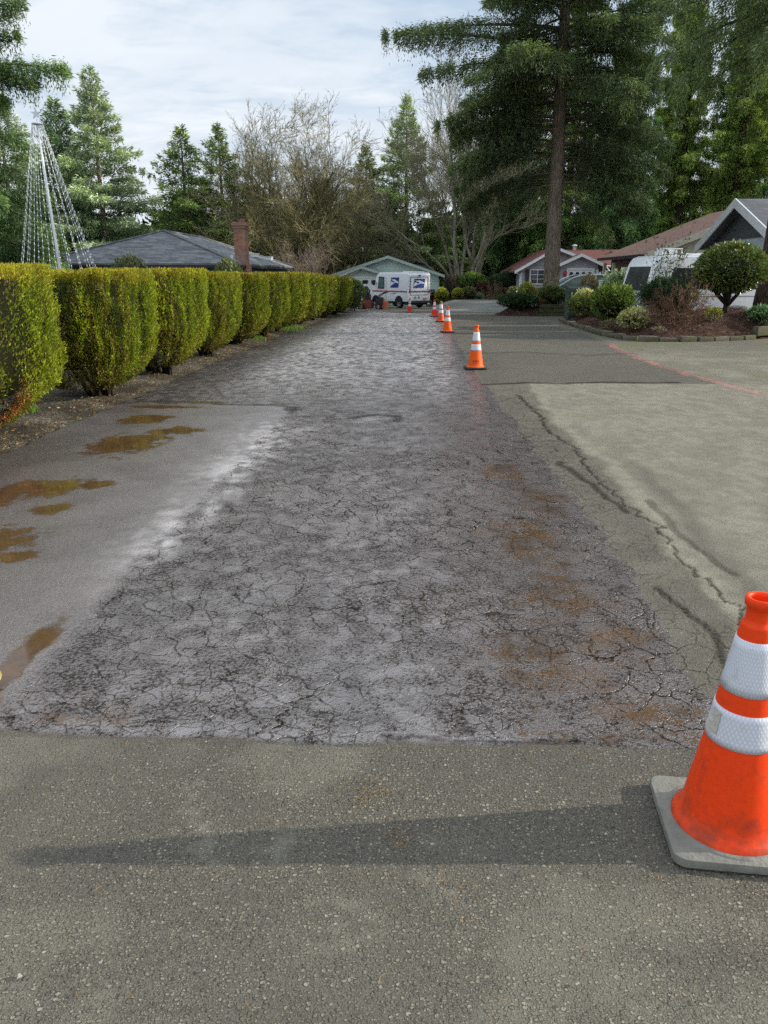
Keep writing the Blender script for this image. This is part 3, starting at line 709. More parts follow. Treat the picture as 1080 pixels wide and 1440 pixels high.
def hedge_trunk(parent,hx,hy,seed,side=0.0):
    rg=np.random.default_rng(seed); m=MB()
    for k in range(11):
        a=rg.uniform(0,6.28); r=rg.uniform(.0,.16); l=rg.uniform(.25,.75)
        m.tube([(side+r*math.cos(a),r*math.sin(a),-.08),(side*.7+(r+.05)*math.cos(a),(r+.05)*math.sin(a),.14),(side*.3+math.cos(a)*hx*l,math.sin(a)*hy*l,.52)],[.045,.036,.014],6)
    m.build('trunk',M_DARKTRUNK,parent,smooth=True)
far_c=[7.95,10.45,12.75,15.75,18.2,20.8,22.75,24.7,27.4,30.5,34.4,37.9,42.0]
HL=['nearest hedge shrub, cut by the left picture edge, with a rust-brown dead patch',
 'second hedge shrub from the camera, brownish flat front, golden top and bare dark stem',
 'third hedge shrub from the camera, upright streaked yellow-green, dark hollow at its foot',
 'fourth hedge shrub from the camera, with a shaggy bulge on its road side',
 'fifth hedge shrub from the camera, plain deep olive, right after the shrub with the bulge',
 'sixth hedge shrub from the camera, narrow footed, next to a bright grass tuft',
 'seventh hedge shrub from the camera, thin and short, squeezed before a lighter green one',
 'eighth hedge shrub from the camera, lighter yellow-green than the shrubs around it',
 'ninth hedge shrub from the camera, dark green, first of the far dense run',
 'tenth hedge shrub from the camera, dark green, in the middle of the far dense run',
 'eleventh hedge shrub from the camera, with a golden top, in the far dense run',
 'twelfth hedge shrub from the camera, dark, second from the far end of the row',
 'last clipped conifer shrub of the hedge row, just before the round leafy bush']
prev=5.3
starts=[5.0,8.75,11.15,13.55,16.35,18.65,21.1,22.95,24.95,27.7,30.8,34.7,38.2]
for i,fy in enumerate(far_c):
    y0=starts[i]; ln=fy-y0; cy=(y0+fy)/2; prev=fy
    h=1.56+[0.02,-.02,.02,-.02,-.04,-.04,-.03,.02,.02,0,.04,.06,.08][i]
    s=thing('hedge_shrub',HL[i],'hedge shrub',(-4.12,cy,zf(cy)),0,'clipped conifer shrubs forming the hedge')
    n=[140000,115000,88000,66000,36000,22000,14000,10000,10000,9000,9000,8000,8000][i]
    br={0:[(.0,.36,.26,.22,.70),(-.55,.44,.24,.28,.75)]}.get(i)
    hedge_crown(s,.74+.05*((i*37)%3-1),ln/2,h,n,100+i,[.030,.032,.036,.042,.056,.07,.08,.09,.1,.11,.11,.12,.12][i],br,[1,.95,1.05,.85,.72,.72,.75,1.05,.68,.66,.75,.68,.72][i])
    hedge_trunk(s,.6,ln/2*.8,200+i,.12)
# ------------------------------------------------------------------ building materials
def siding(name,c,pitch=.18,rough=.6):
    t=NT(name); v=t.coord(); sp=t.new('ShaderNodeSeparateXYZ'); t.l.new(v,sp.inputs[0])
    fr=t.math('FRACT',t.math('DIVIDE',sp.outputs[2],pitch)); n=t.noise(v,2.2,5,.6); n2=t.noise(v,20,3)
    base=t.mix(t.rng(n,.3,.7),tuple(x*.88 for x in c),tuple(min(1,x*1.08) for x in c))
    base=t.mix(t.rng(fr,.0,.10,.55,0),base,tuple(x*.35 for x in c))
    base=t.mix(t.math('MULTIPLY',t.rng(n2,.55,.8),.25),base,tuple(x*.6 for x in c))
    t.set(base=base,rough=rough,spec=.3,normal=t.bump(fr,.5,.02)); return t.m
def shingles(name,c1,c2,row=.14,wid=.32,moss=0):
    t=NT(name); v=t.coord(); sp=t.new('ShaderNodeSeparateXYZ'); t.l.new(v,sp.inputs[0])
    cb=t.new('ShaderNodeCombineXYZ'); t.put(cb.inputs[0],t.math('ADD',sp.outputs[0],sp.outputs[1])); t.put(cb.inputs[1],t.math('MULTIPLY',sp.outputs[2],2.6))
    b=t.new('ShaderNodeTexBrick'); t.l.new(cb.outputs[0],b.inputs[0]); b.inputs['Scale'].default_value=1
    b.inputs['Brick Width'].default_value=wid; b.inputs['Row Height'].default_value=row; b.inputs['Mortar Size'].default_value=.008; b.inputs['Bias'].default_value=0
    t.put(b.inputs['Color1'],c1); t.put(b.inputs['Color2'],c2); t.put(b.inputs['Mortar'],tuple(x*.3 for x in c1))
    n=t.noise(v,1.1,5,.65); n2=t.noise(v,35,3)
    base=t.mix(t.rng(n,.35,.7),b.outputs[0],t.mix(1.0,b.outputs[0],(.72,.72,.72),'MULTIPLY'))
    base=t.mix(t.math('MULTIPLY',t.rng(n2,.4,.75),.3),base,tuple(x*1.5 for x in c2))
    if moss: base=t.mix(t.math('MULTIPLY',t.rng(t.noise(v,.8,6,.7),.52,.68),moss),base,(.09,.10,.03))
    t.set(base=base,rough=.85,spec=.25,normal=t.bump(t.math('ADD',b.outputs['Fac'],n2),-.4,.02)); return t.m
def brick(name,c1,c2,mort=(.28,.25,.22),row=.075,wid=.21):
    t=NT(name); v=t.coord(); sp=t.new('ShaderNodeSeparateXYZ'); t.l.new(v,sp.inputs[0])
    cb=t.new('ShaderNodeCombineXYZ'); t.put(cb.inputs[0],t.math('ADD',sp.outputs[0],sp.outputs[1])); t.put(cb.inputs[1],sp.outputs[2])
    b=t.new('ShaderNodeTexBrick'); t.l.new(cb.outputs[0],b.inputs[0]); b.inputs['Scale'].default_value=1
    b.inputs['Brick Width'].default_value=wid; b.inputs['Row Height'].default_value=row; b.inputs['Mortar Size'].default_value=.009
    t.put(b.inputs['Color1'],c1); t.put(b.inputs['Color2'],c2); t.put(b.inputs['Mortar'],mort)
    n=t.noise(v,5,5,.65); base=t.mix(t.math('MULTIPLY',t.rng(n,.45,.7),.6),b.outputs[0],tuple(x*.45 for x in c1))
    t.set(base=base,rough=.9,spec=.2,normal=t.bump(b.outputs['Fac'],-.6,.012)); return t.m
def glass(name,c=(.02,.024,.026),rough=.06):
    t=NT(name); n=t.noise(t.coord(),3,3); t.set(base=t.mix(t.rng(n,.4,.65),c,tuple(x*1.9+.01 for x in c)),rough=rough,spec=.6); return t.m
M_MINT=siding('mint_siding',(.55,.70,.64),.22); M_GREYS=siding('grey_siding',(.40,.385,.41),.22); M_DKSIDE=siding('charcoal_siding',(.10,.11,.118),.30)
M_WHITE=simple('white_trim',(.78,.79,.80),.5,.06,3,.4,dirt=.25,dirtc=(.45,.45,.42)); M_PALEGREEN=simple('pale_green_trim',(.36,.44,.39),.5,.1,3)
M_CREAM=simple('cream_trim',(.62,.56,.42),.55,.1,3,dirt=.2); M_PALEBLUE=simple('pale_grey_trim',(.55,.60,.66),.55,.06,2)
M_ROOF_DK=shingles('slate_grey_shingles',(.10,.104,.110),(.235,.24,.25),.17,.36,moss=.2); M_WALLSH=shingles('wall_shingles',(.070,.082,.100),(.135,.150,.172),row=.42,wid=.28)
M_ROOF_RED=shingles('red_brown_shingles',(.17,.066,.055),(.24,.10,.086)); M_ROOF_BR=shingles('brown_shingles',(.26,.145,.105),(.36,.215,.165)); M_ROOF_GR=shingles('grey_shingles',(.12,.12,.13),(.20,.20,.21))
M_BRICK=brick('chimney_brick',(.30,.125,.080),(.42,.20,.13)); M_BRICKD=brick('dark_brick',(.12,.048,.036),(.19,.075,.055)); M_GLASS=glass('window_glass'); M_DARK=simple('dark_interior',(.012,.012,.013),.7)
M_METAL=simple('grey_metal',(.32,.33,.34),.4,.1,8,.5,.6); M_BLACKM=simple('black_metal',(.02,.02,.022),.5,.2,10,.4)

# ------------------------------------------------------------------ dark shingle house behind the hedge
def dark_house():
    gx,gy,gz=-7.75,33.0,-.62
    t=thing('shingle_house','dark grey shingle house with hipped roof and brick chimney behind the hedge','house',(gx,gy,gz))
    W,Ln=8.0,14.0; ev=2.55; rise=1.46; 
    # walls flare outward at the foot like a mansard skirt
    m=MB(); t0=(( -W,0),(0,0),(0,Ln),(-W,Ln)); 
    top=[(x,y,ev) for x,y in t0]; bot=[(-W-.22,-.22,-.1),(.22,-.22,-.1),(.22,Ln+.22,-.1),(-W-.22,Ln+.22,-.1)]
    m.add(bot+top,[[0,1,5,4],[1,2,6,5],[2,3,7,6],[3,0,4,7]]); m.build('wall',M_WALLSH,t)
    o=.32; e=[(-W-o,-o,ev),(o,-o,ev),(o,Ln+o,ev),(-W-o,Ln+o,ev)]; r1=(-W/2,W/2+.0,ev+rise); r2=(-W/2,Ln-W/2,ev+rise)
    m=MB(); V=e+[r1,r2]; F=[[0,1,4],[1,2,5,4],[2,3,5],[3,0,4,5]]
    V2=[(x,y,z-.07) for x,y,z in e]
    m.add(V+V2,F+[[0,6,7,1],[1,7,8,2],[2,8,9,3],[3,9,6,0],[6,9,8,7]]); rf=m.build('roof',M_ROOF_DK,t)
    m=MB()
    for a,b in ((e[0],r1),(e[1],r1),(r1,r2),(e[2],r2),(e[3],r2)): m.tube([Vector(a)+Vector((0,0,.02)),Vector(b)+Vector((0,0,.025))],.05,6)
    build_each(m,'ridge_cap',M_ROOF_DK,rf)
    # fascia
    m=MB()
    for a,b in ((0,1),(1,2)):
        p=Vector(e[a]);q=Vector(e[b]); c=(p+q)/2; d=q-p
        m.box((c.x+(0.012 if a==1 else 0),c.y-(0.012 if a==0 else 0),ev-.12),(abs(d.x)+.02,.03,.10) if a==0 else (.03,abs(d.y)+.02,.10))
    m.build('fascia',M_BLACKM,t)
    # chimney on the right hand wall
    c=MB(); cx,cy=.12,1.6
    c.box((cx,cy,1.2),(.54,.85,2.7)); c.box((cx-.03,cy,3.35),(.47,.70,1.62)); 
    ch=c.build('chimney',M_BRICK,t)
    m=MB(); m.box((cx-.03,cy,4.02),(.54,.77,.09)); m.box((cx-.03,cy,4.13),(.61,.84,.11)); m.box((cx-.03,cy,4.215),(.53,.76,.05)); m.build('corbel',M_BRICK,ch)
    m=MB(); m.box((cx+.05,cy+.02,4.30),(.20,.20,.14)); m.build('flue',simple('clay_flue',(.25,.12,.08),.85),ch)
    m=MB()
    for k in range(4): m.box((cx-.36,cy-.48+.0*k,2.70+.055*k-.0),(.10+.0*k,.05,.05)); 
    m.prism([(cx-.42,cy-.44,2.62),(cx+.1,cy-.44,2.5),(cx+.1,cy-.44,2.56),(cx-.42,cy-.44,2.80)],(0,-.02,0)); m.build('flashing',M_WHITE,ch)
    # two pale roof vents and a wall lantern near the far corner
    for dx,dy in ((-.9,9.2),(-.55,11.2)):
        z=ev+ (o-dx)*rise/(W/2+o)
        m=MB(); m.box((dx,dy,z+.10),(.34,.42,.16)); m.box((dx,dy,z+.19),(.40,.48,.03)); m.build('roof_vent',M_WHITE,t)
    m=MB(); m.box((.30,10.4,1.95),(.26,.05,.05)); m.lathe([(.05,-.22),(.12,.05),(.13,.06),(.02,.16)],6,(.42,10.4,1.80)); m.build('wall_lantern',M_BLACKM,t)
dark_house()

# ------------------------------------------------------------------ mint green house at the end of the road
def rake_board(m,a,b,w=.2,th=.04,off=0):
    """a board of depth w hanging under the roof edge from a to b, facing -y"""
    a=Vector(a);b=Vector(b); m.prism([a,b,b-Vector((0,0,w)),a-Vector((0,0,w))],(0,-th,0))
def gable_roof(m,xl,xr,xa,ze_l,ze_r,za,y0,y1,th=.10):
    """two slabs; ridge along y"""
    m.prism([(xl,y0,ze_l),(xa,y0,za),(xa,y0,za+th),(xl,y0,ze_l+th)],(0,y1-y0,0))
    m.prism([(xa,y0,za),(xr,y0,ze_r),(xr,y0,ze_r+th),(xa,y0,za+th)],(0,y1-y0,0))
def sash_window(parent,x0,x1,z0,z1,y,nx=2,nz=1,frame=M_WHITE,gl=M_GLASS,fw=.07,d=.05):
    f=MB(); w=x1-x0;h=z1-z0; cx=(x0+x1)/2;cz=(z0+z1)/2
    f.box((cx,y-d/2,z1+fw/2),(w+2*fw,d,fw)); f.box((cx,y-d/2,z0-fw/2),(w+2*fw,d,fw))
    f.box((x0-fw/2,y-d/2,cz),(fw,d,h)); f.box((x1+fw/2,y-d/2,cz),(fw,d,h))
    for i in range(1,nx): f.box((x0+w*i/nx,y-.018,cz),(.035,.03,h))
    for i in range(1,nz): f.box((cx,y-.016,z0+h*i/nz),(w,.026,.03))
    wo=f.build('window',frame,parent)
    MB().box((cx,y-.004,cz),(w,.006,h)).build('pane',gl,wo); return wo
def panel_door(parent,x0,x1,z0,z1,y,lights=4,arch=False,rows=4):
    m=MB(); w=x1-x0;h=z1-z0;cx=(x0+x1)/2; m.box((cx,y-.02,(z0+z1)/2),(w,.03,h))
    rh=h/rows
    for r in range(rows-1):
        for k in range(lights): m.box((x0+w*(k+.5)/lights,y-.045,z0+rh*(r+.5)),(w/lights*.74,.02,rh*.62))
    dr=m.build('garage_door',simple('white_door_paint',(.74,.76,.77),.45,.05,2),parent,bevel=.008,seg=1)
    for k in range(lights):
        c=x0+w*(k+.5)/lights; ww=w/lights*.62; hh=rh*.52; zc=z1-rh*.5; pts=[]
        if arch:
            pts=[(c-ww/2,y-.04,zc-hh/2)]+[(c-ww/2*math.cos(a),y-.04,zc+hh*.05+hh*.45*math.sin(a)) for a in np.linspace(0,math.pi,9)]+[(c+ww/2,y-.04,zc-hh/2)]
        else: pts=[(c-ww/2,y-.04,zc-hh/2),(c-ww/2,y-.04,zc+hh/2),(c+ww/2,y-.04,zc+hh/2),(c+ww/2,y-.04,zc-hh/2)]
        MB().prism(pts,(0,-.012,0)).build('door_pane',M_GLASS,dr)
    f=MB(); f.box((x0-.06,y-.035,(z0+z1)/2),(.12,.07,h)); f.box((x1+.06,y-.035,(z0+z1)/2),(.12,.07,h)); f.box((cx,y-.035,z1+.06),(w+.24,.07,.12)); f.build('door_frame',M_WHITE,parent)
    return dr
def mint_house():
    t=thing('mint_house','pale mint green house with two gables behind the mail truck at the road end','house',(-2.4,60,-.82))
    ox,oy,oz=-2.4,60,-.82
    X=lambda x:x-ox
    Z=lambda z:z-oz
    za=2.80; ze=1.42
    # main wall (gable end) and garage wall standing forward
    m=MB(); xl,xr,xa=-6.7,1.50,-2.45
    m.prism([(X(xl),3,-.2),(X(xr),3,-.2),(X(xr),3,Z(ze)+.12),(X(xa),3,Z(za)-.06),(X(xl),3,Z(ze)+.12)],(0,9,0)); m.build('wall',M_MINT,t)
    gx0,gx1,ga=-6.1,-2.55,-4.35; gz=2.0
    m=MB(); m.prism([(X(gx0),0,-.2),(X(gx1),0,-.2),(X(gx1),0,Z(1.36)+.1),(X(ga),0,Z(gz)-.06),(X(gx0),0,Z(1.30)+.1)],(0,2.995,0)); m.build('garage_wall',M_MINT,t)
    m=MB(); gable_roof(m,X(-6.95),X(1.95),X(xa),Z(ze-.02),Z(ze-.05),Z(za),2.5,12.5); rf=m.build('roof',M_ROOF_GR,t)
    m=MB(); gable_roof(m,X(-6.35),X(-1.95),X(ga),Z(1.22),Z(1.34),Z(gz),-.5,2.9); m.build('garage_roof',M_ROOF_GR,t)
    m=MB(); rake_board(m,(X(-6.95),2.498,Z(ze+.04)),(X(xa),2.498,Z(za+.07)),.20); rake_board(m,(X(xa),2.498,Z(za+.07)),(X(1.95),2.498,Z(ze+.03)),.20)
    rake_board(m,(X(-6.35),-.502,Z(1.29)),(X(ga),-.502,Z(gz+.07)),.17); rake_board(m,(X(ga),-.502,Z(gz+.07)),(X(-1.95),-.502,Z(1.40)),.17); build_each(m,'rake_board',M_PALEGREEN,t)
    panel_door(t,X(-5.75),X(-3.05),-.05,2.03,-.003,4)
    # small things on the right end wall: lamp, number plate board, dark letter box
    m=MB(); m.box((X(.55),2.93,Z(1.05)),(.12,.12,.22)); m.lathe([(.03,.0),(.07,.05),(.03,.12)],8,(X(.55),2.9,Z(1.14))); m.build('wall_lamp',M_BLACKM,t)
    m=MB(); m.box((X(.85),2.96,Z(.30)),(.72,.07,.13)); m.build('wall_plaque',simple('dark_blue_plaque',(.03,.05,.09),.5),t)
    m=MB(); m.box((X(1.50),2.96,.9),(.10,.08,2.1)); m.build('corner_board',M_PALEGREEN,t)
    # stove pipe with a bright cap, and a second roof piece behind
    m=MB(); m.lathe([(.16,-.6),(.16,.55),(.20,.57),(.20,.62)],12,(X(-4.7),6,Z(2.62))); st=m.build('stove_pipe',M_BLACKM,t)
    m=MB(); m.lathe([(.10,.62),(.16,.70),(.16,.92),(.02,1.0)],12,(X(-4.7),6,Z(2.62))); m.build('cap',M_WHITE,st)
    m=MB(); m.prism([(X(-.9),8,Z(1.9)),(X(1.2),8,Z(1.9)),(X(1.2),8,Z(2.1)),(X(-.3),8,Z(2.3))],(0,3,0)); m.build('rear_roof',M_ROOF_GR,t)
mint_house()

# ------------------------------------------------------------------ grey house with red roof
def grey_house():
    ox,oy,oz=9.5,56,-.55
    t=thing('grey_house','grey house with white trim and dull red roof behind the big fir trunk','house',(ox,oy,oz))
    X=lambda x:x-ox
    Z=lambda z:z-oz
    za,ze=3.22,1.78; xl,xr,xa=7.25,12.0,9.62
    m=MB(); m.prism([(X(xl),2,0),(X(15.5),2,0),(X(15.5),2,Z(1.7)),(X(xa),2,Z(za)-.08),(X(xl),2,Z(ze)+.10)],(0,9,0)); m.build('wall',M_GREYS,t)
    g0,g1,ga=9.75,12.25,11.02; gz=2.74
    m=MB(); m.prism([(X(g0),0,0),(X(g1),0,0),(X(g1),0,Z(2.16)),(X(ga),0,Z(gz)-.06),(X(g0),0,Z(2.1))],(0,1.995,0)); m.build('garage_wall',M_GREYS,t)
    m=MB(); m.prism([(X(6.75),1.5,Z(1.62)),(X(xa),1.5,Z(za)),(X(xa),1.5,Z(za)+.10),(X(6.75),1.5,Z(1.72))],(0,10,0))
    m.prism([(X(xa),1.5,Z(za)),(X(11.0),1.5,Z(2.74)),(X(12.75),1.5,Z(2.0)),(X(12.75),1.5,Z(2.1)),(X(xa),1.5,Z(za)+.10)],(0,10,0)); 
    rf=m.build('roof',M_ROOF_RED,t)
    # cross roof running to the right, its slope facing the road
    m=MB(); m.prism([(X(11.3),.2,Z(2.02)),(X(9.63),6.0,Z(3.28)),(X(9.63),6.15,Z(3.28)),(X(11.3),.2,Z(2.12))],(6.8,0,0)); m.build('cross_roof',M_ROOF_RED,t)
    m=MB(); gable_roof(m,X(9.3),X(12.75),X(ga),Z(1.98),Z(2.0),Z(gz),-.4,1.45,.09); m.build('garage_roof',M_ROOF_RED,t)
    m=MB(); rake_board(m,(X(6.75),1.497,Z(1.73)),(X(xa),1.497,Z(za)+.12),.20,.05); rake_board(m,(X(xa),1.497,Z(za)+.12),(X(11.1),1.497,Z(2.80)),.20,.05)
    rake_board(m,(X(9.3),-.402,Z(2.08)),(X(ga),-.402,Z(gz)+.11),.20,.05); rake_board(m,(X(ga),-.402,Z(gz)+.11),(X(12.75),-.402,Z(2.10)),.20,.05); build_each(m,'rake_board',M_WHITE,t)
    m=MB(); m.box((X(7.28),1.97,1.1),(.14,.08,2.1)); m.box((X(12.22),-.03,1.2),(.14,.08,2.3)); m.tube([(X(6.85),1.6,Z(1.60)),(X(7.2),1.85,Z(1.45)),(X(7.2),1.9,.2)],.05,8); build_each(m,'corner_board',M_WHITE,t)
    panel_door(t,X(10.25),X(11.9),.05,2.34,-.003,4,arch=True)
    sash_window(t,X(7.95),X(8.95),1.42,2.32,1.998,2,3)
    m=MB(); m.box((X(7.70),1.96,1.87),(.26,.05,1.0)); m.build('shutter',simple('charcoal_shutter',(.035,.036,.042),.6),t)
    m=MB(); m.box((X(8.55),1.90,.55),(2.5,.18,1.1)); m.build('brick_base',M_BRICKD,t)
    m=MB(); m.tube([(X(12.75),-.35,Z(2.02)),(X(14.2),-.35,Z(1.98))],.07,8); m.tube([(X(12.7),-.3,Z(2.0)),(X(13.0),-.2,Z(1.75)),(X(12.4),.0,Z(1.62)),(X(12.4),.0,.1)],.06,8); m.build('gutter',M_WHITE,t)
    m=MB(); m.box((X(13.4),1.6,1.0),(1.7,.1,2.2)); m.build('porch_shadow_wall',M_DARK,t)
    # red ornament on the garage wall
    m=MB(); m.lathe([(.02,.28),(.10,.20),(.13,.08),(.08,-.06),(.03,-.10),(.03,-.42)],10,(X(10.02),-.09,Z(1.45))); m.build('wall_ornament',simple('red_ornament',(.45,.02,.03),.5),t,smooth=True)
    m=MB(); m.lathe([(.14,-.2),(.14,.14),(.20,.16),(.20,.24),(.05,.30)],12,(X(11.7),6.0,Z(3.36))); m.build('roof_vent',M_WHITE,t,smooth=True)
    m=MB()
    for dx,dz in ((14.2,2.98),(15.3,2.62)): m.box((X(dx),6.0-(3.3-dz)*4.6-.05,Z(dz)+.05),(.35,.4,.12))
    build_each(m,'low_vent',M_BLACKM,t)
grey_house()

# ------------------------------------------------------------------ brick house with brown roof
def brown_house():
    ox,oy,oz=11.4,41,-.35
    t=thing('brown_roof_house','brick house with a long brown shingle roof and white garage door','house',(ox,oy,oz))
    Z=lambda z:z-oz
    # eave runs along the road at x=0 (y 0..10); ridge 6.6 m further in
    zr=4.95; zev=2.36
    m=MB(); m.prism([(-.20,0,Z(zev)),(6.4,0,Z(zr)),(6.4,0,Z(zr)+.12),(-.20,0,Z(zev)+.12)],(0,10.4,0)); m.prism([(6.4,0,Z(zr)),(13,0,Z(zev)),(13,0,Z(zev)+.12),(6.4,0,Z(zr)+.12)],(0,10.4,0)); m.build('roof',M_ROOF_BR,t)
    m=MB(); m.prism([(.55,.6,-.1),(12.3,.6,-.1),(12.3,.6,Z(2.5)),(6.4,.6,Z(zr)-.08),(.55,.6,Z(2.55))],(0,9.4,0)); m.build('wall',M_BRICKD,t)
    m=MB(); m.prism([(.60,.585,Z(1.9)),(6.4,.585,Z(1.9)),(6.4,.585,Z(zr)-.12),(.60,.585,Z(2.50))],(0,-.02,0)); m.build('gable_siding',M_CREAM,t)
    m=MB(); rake_board(m,(-.20,-.002,Z(zev)+.13),(6.4,-.002,Z(zr)+.13),.32,.05); m.build('rake_board',M_CREAM,t)
    m=MB(); m.box((-.22,5.2,Z(zev)+.02),(.05,10.5,.16)); m.build('gutter',M_BLACKM,t)
    # garage door in the wall along the road, dark posts beside it
    dr=MB(); dr.box((.53,5.6,1.05),(.05,2.3,2.1)); d=dr.build('garage_door',M_WHITE,t)
    for k in range(3): MB().box((.50,4.9+.7*k,1.75),(.03,.42,.36)).build('door_pane',M_GLASS,d)
    m=MB(); m.box((.50,4.35,1.1),(.08,.16,2.2)); m.box((.50,6.85,1.1),(.08,.16,2.2)); m.box((.50,5.6,2.18),(.08,2.6,.14)); m.build('door_frame',M_WHITE,t)
    m=MB(); m.box((.1,9.7,1.25),(.18,.18,2.5)); m.box((.1,7.4,1.25),(.16,.16,2.5)); build_each(m,'porch_post',M_CREAM,t)
brown_house()

# ------------------------------------------------------------------ charcoal gable house, nearest on the right
def charcoal_house():
    ox,oy,oz=12.9,32.9,-.1
    t=thing('charcoal_house','charcoal gabled garage house with white rake boards beside the right tree trunk','house',(ox,oy,oz),R(-2))
    Z=lambda z:z-oz
    m=MB(); hw=4.05; ze=2.72; za=4.18   # gable end lies along y, facing the road (-x)
    m.prism([(0,-hw,-.2),(0,hw,-.2),(0,hw,Z(ze)),(0,0,Z(za)),(0,-hw,Z(ze))],(9,0,0)); m.build('wall',M_PALEBLUE,t)
    m=MB(); m.prism([(-.04,-hw+.15,Z(ze)+.12),(-.04,hw-.15,Z(ze)+.12),(-.04,0,Z(za)-.06)],(.037,0,0)); m.build('gable_siding',M_DKSIDE,t)
    m=MB(); o=.55; 
    sl=(za-ze)/hw; zlo=Z(ze)-.45*sl
    m.prism([(-o,-hw-.45,zlo),(-o,0,Z(za)),(-o,0,Z(za)+.14),(-o,-hw-.45,zlo+.14)],(10.5,0,0)); m.prism([(-o,0,Z(za)),(-o,hw+.45,zlo),(-o,hw+.45,zlo+.14),(-o,0,Z(za)+.14)],(10.5,0,0)); m.build('roof',M_ROOF_GR,t)
    m=MB()
    for s in (-1,1):
        a=Vector((-o-.003,s*(hw+.45),zlo+.16)); b=Vector((-o-.003,0,Z(za)+.16)); m.prism([a,b,b-Vector((0,0,.34)),a-Vector((0,0,.34))],(-.05,0,0))
    build_each(m,'rake_board',M_WHITE,t)
    m=MB(); m.box((-.03,hw-.05,1.2),(.08,.14,2.6)); m.build('corner_board',M_CREAM,t)
    # garage window with a dark slanted reveal
    w=MB(); 
    for (y0,y1) in ((-3.6,-1.2),): 
        w.box((-.03,(y0+y1)/2,Z(2.34)),(.07,y1-y0+.2,.10)); w.box((-.03,y0-.05,Z(1.4)),(.07,.1,1.9)); w.box((-.03,y1+.05,Z(1.4)),(.07,.1,1.9))
    wo=w.build('window',M_METAL,t); MB().box((-.012,-2.4,Z(1.4)),(.01,2.4,1.8)).build('pane',M_GLASS,wo)
    w=MB(); w.box((-.02,1.2,1.15),(.05,2.9,2.2)); w.build('garage_door',M_WHITE,t)
charcoal_house()

# a pale house far away, glimpsed between trunks
def distant_house():
    t=thing('distant_house','pale beige house glimpsed far away between tree trunks','house',(8.6,112,.1))
    MB().prism([(-6,0,-1),(6,0,-1),(6,0,2.1),(0,0,3.7),(-6,0,2.1)],(0,8,0)).build('wall',simple('beige_wall',(.55,.45,.40),.7),t)
    m=MB(); gable_roof(m,-6.6,6.6,0,1.9,1.9,3.75,-.6,9,.15); m.build('roof',M_ROOF_GR,t)
    sash_window(t,-2,-.4,.3,1.5,-.002,2,1); sash_window(t,1.0,2.6,.3,1.5,-.002,2,1)
distant_house()

# ------------------------------------------------------------------ mail truck
def car_paint(name,c,rough=.3,dirt=.3):
    t=NT(name); v=t.coord(); n=t.noise(v,3,5,.6); sp=t.new('ShaderNodeSeparateXYZ'); t.l.new(v,sp.inputs[0])
    base=t.mix(t.rng(n,.3,.7),tuple(x*.94 for x in c),c)
    low=t.rng(sp.outputs[2],.25,.9,1,0); base=t.mix(t.math('MULTIPLY',t.math('MULTIPLY',low,t.rng(t.noise(v,9,5,.7),.3,.7)),dirt),base,(.22,.20,.17))
    t.set(base=base,rough=rough,spec=.5,coat=.4,coatr=.1); return t.m
M_VANW=car_paint('white_van_paint',(.86,.87,.88)); M_BLUE=simple('emblem_blue',(.012,.055,.23),.45); M_STRIPE_R=simple('stripe_red',(.55,.03,.04),.5); M_STRIPE_B=simple('stripe_blue',(.05,.09,.25),.5)
M_TYRE=simple('tyre_rubber',(.022,.022,.022),.85,.2,20,.3); M_RIM=simple('steel_rim',(.25,.25,.26),.45,.1,10,.5,.7); M_LAMP_R=simple('red_lamp_glass',(.45,.015,.02),.2,.1,20,.6); M_CARGLASS=glass('vehicle_glass',(.006,.008,.009),.12); M_CARGLASS.node_tree.nodes['Principled BSDF'].inputs['Specular IOR Level'].default_value=.22
M_BUMPER=simple('black_bumper',(.022,.022,.024),.6,.2,8)
def wheel(parent,c,r=.34,w=.20,axis_y=True,rot=0):
    """wheel whose axle lies along local y"""
    n=28; m=MB(); V=[];prof=[(.58*r,-w/2),(.92*r,-w/2),(r,-w*.32),(r,w*.32),(.92*r,w/2),(.58*r,w/2)]
    for q,(rr,yy) in enumerate(prof):
        for j in range(n): a=2*math.pi*j/n; V.append((c[0]+rr*math.cos(a),c[1]+yy,c[2]+rr*math.sin(a)))
    k=len(prof); F=[[i*n+j,i*n+(j+1)%n,((i+1)%k)*n+(j+1)%n,((i+1)%k)*n+j] for i in range(k) for j in range(n)]
    m.add(V,F); wh=m.build('wheel',M_TYRE,parent,smooth=True)
    m=MB()
    for s in (-1,1):
        V=[];pr=[(.60*r,s*w*.40),(.52*r,s*w*.25),(.22*r,s*w*.30),(.12*r,s*w*.46),(.001,s*w*.46)]
        for rr,yy in pr:
            for j in range(n): a=2*math.pi*j/n; V.append((c[0]+rr*math.cos(a),c[1]+yy,c[2]+rr*math.sin(a)))
        m.add(V,[[i*n+j,i*n+(j+1)%n,(i+1)*n+(j+1)%n,(i+1)*n+j] for i in range(4) for j in range(n)])
    m.build('rim',M_RIM,wh,smooth=True); return wh
EAGLE=[(.04,.93),(.60,.93),(.96,.80),(.86,.62),(.62,.66),(.40,.80),(.04,.86)]   # head with beak sweeping right, one flat shape
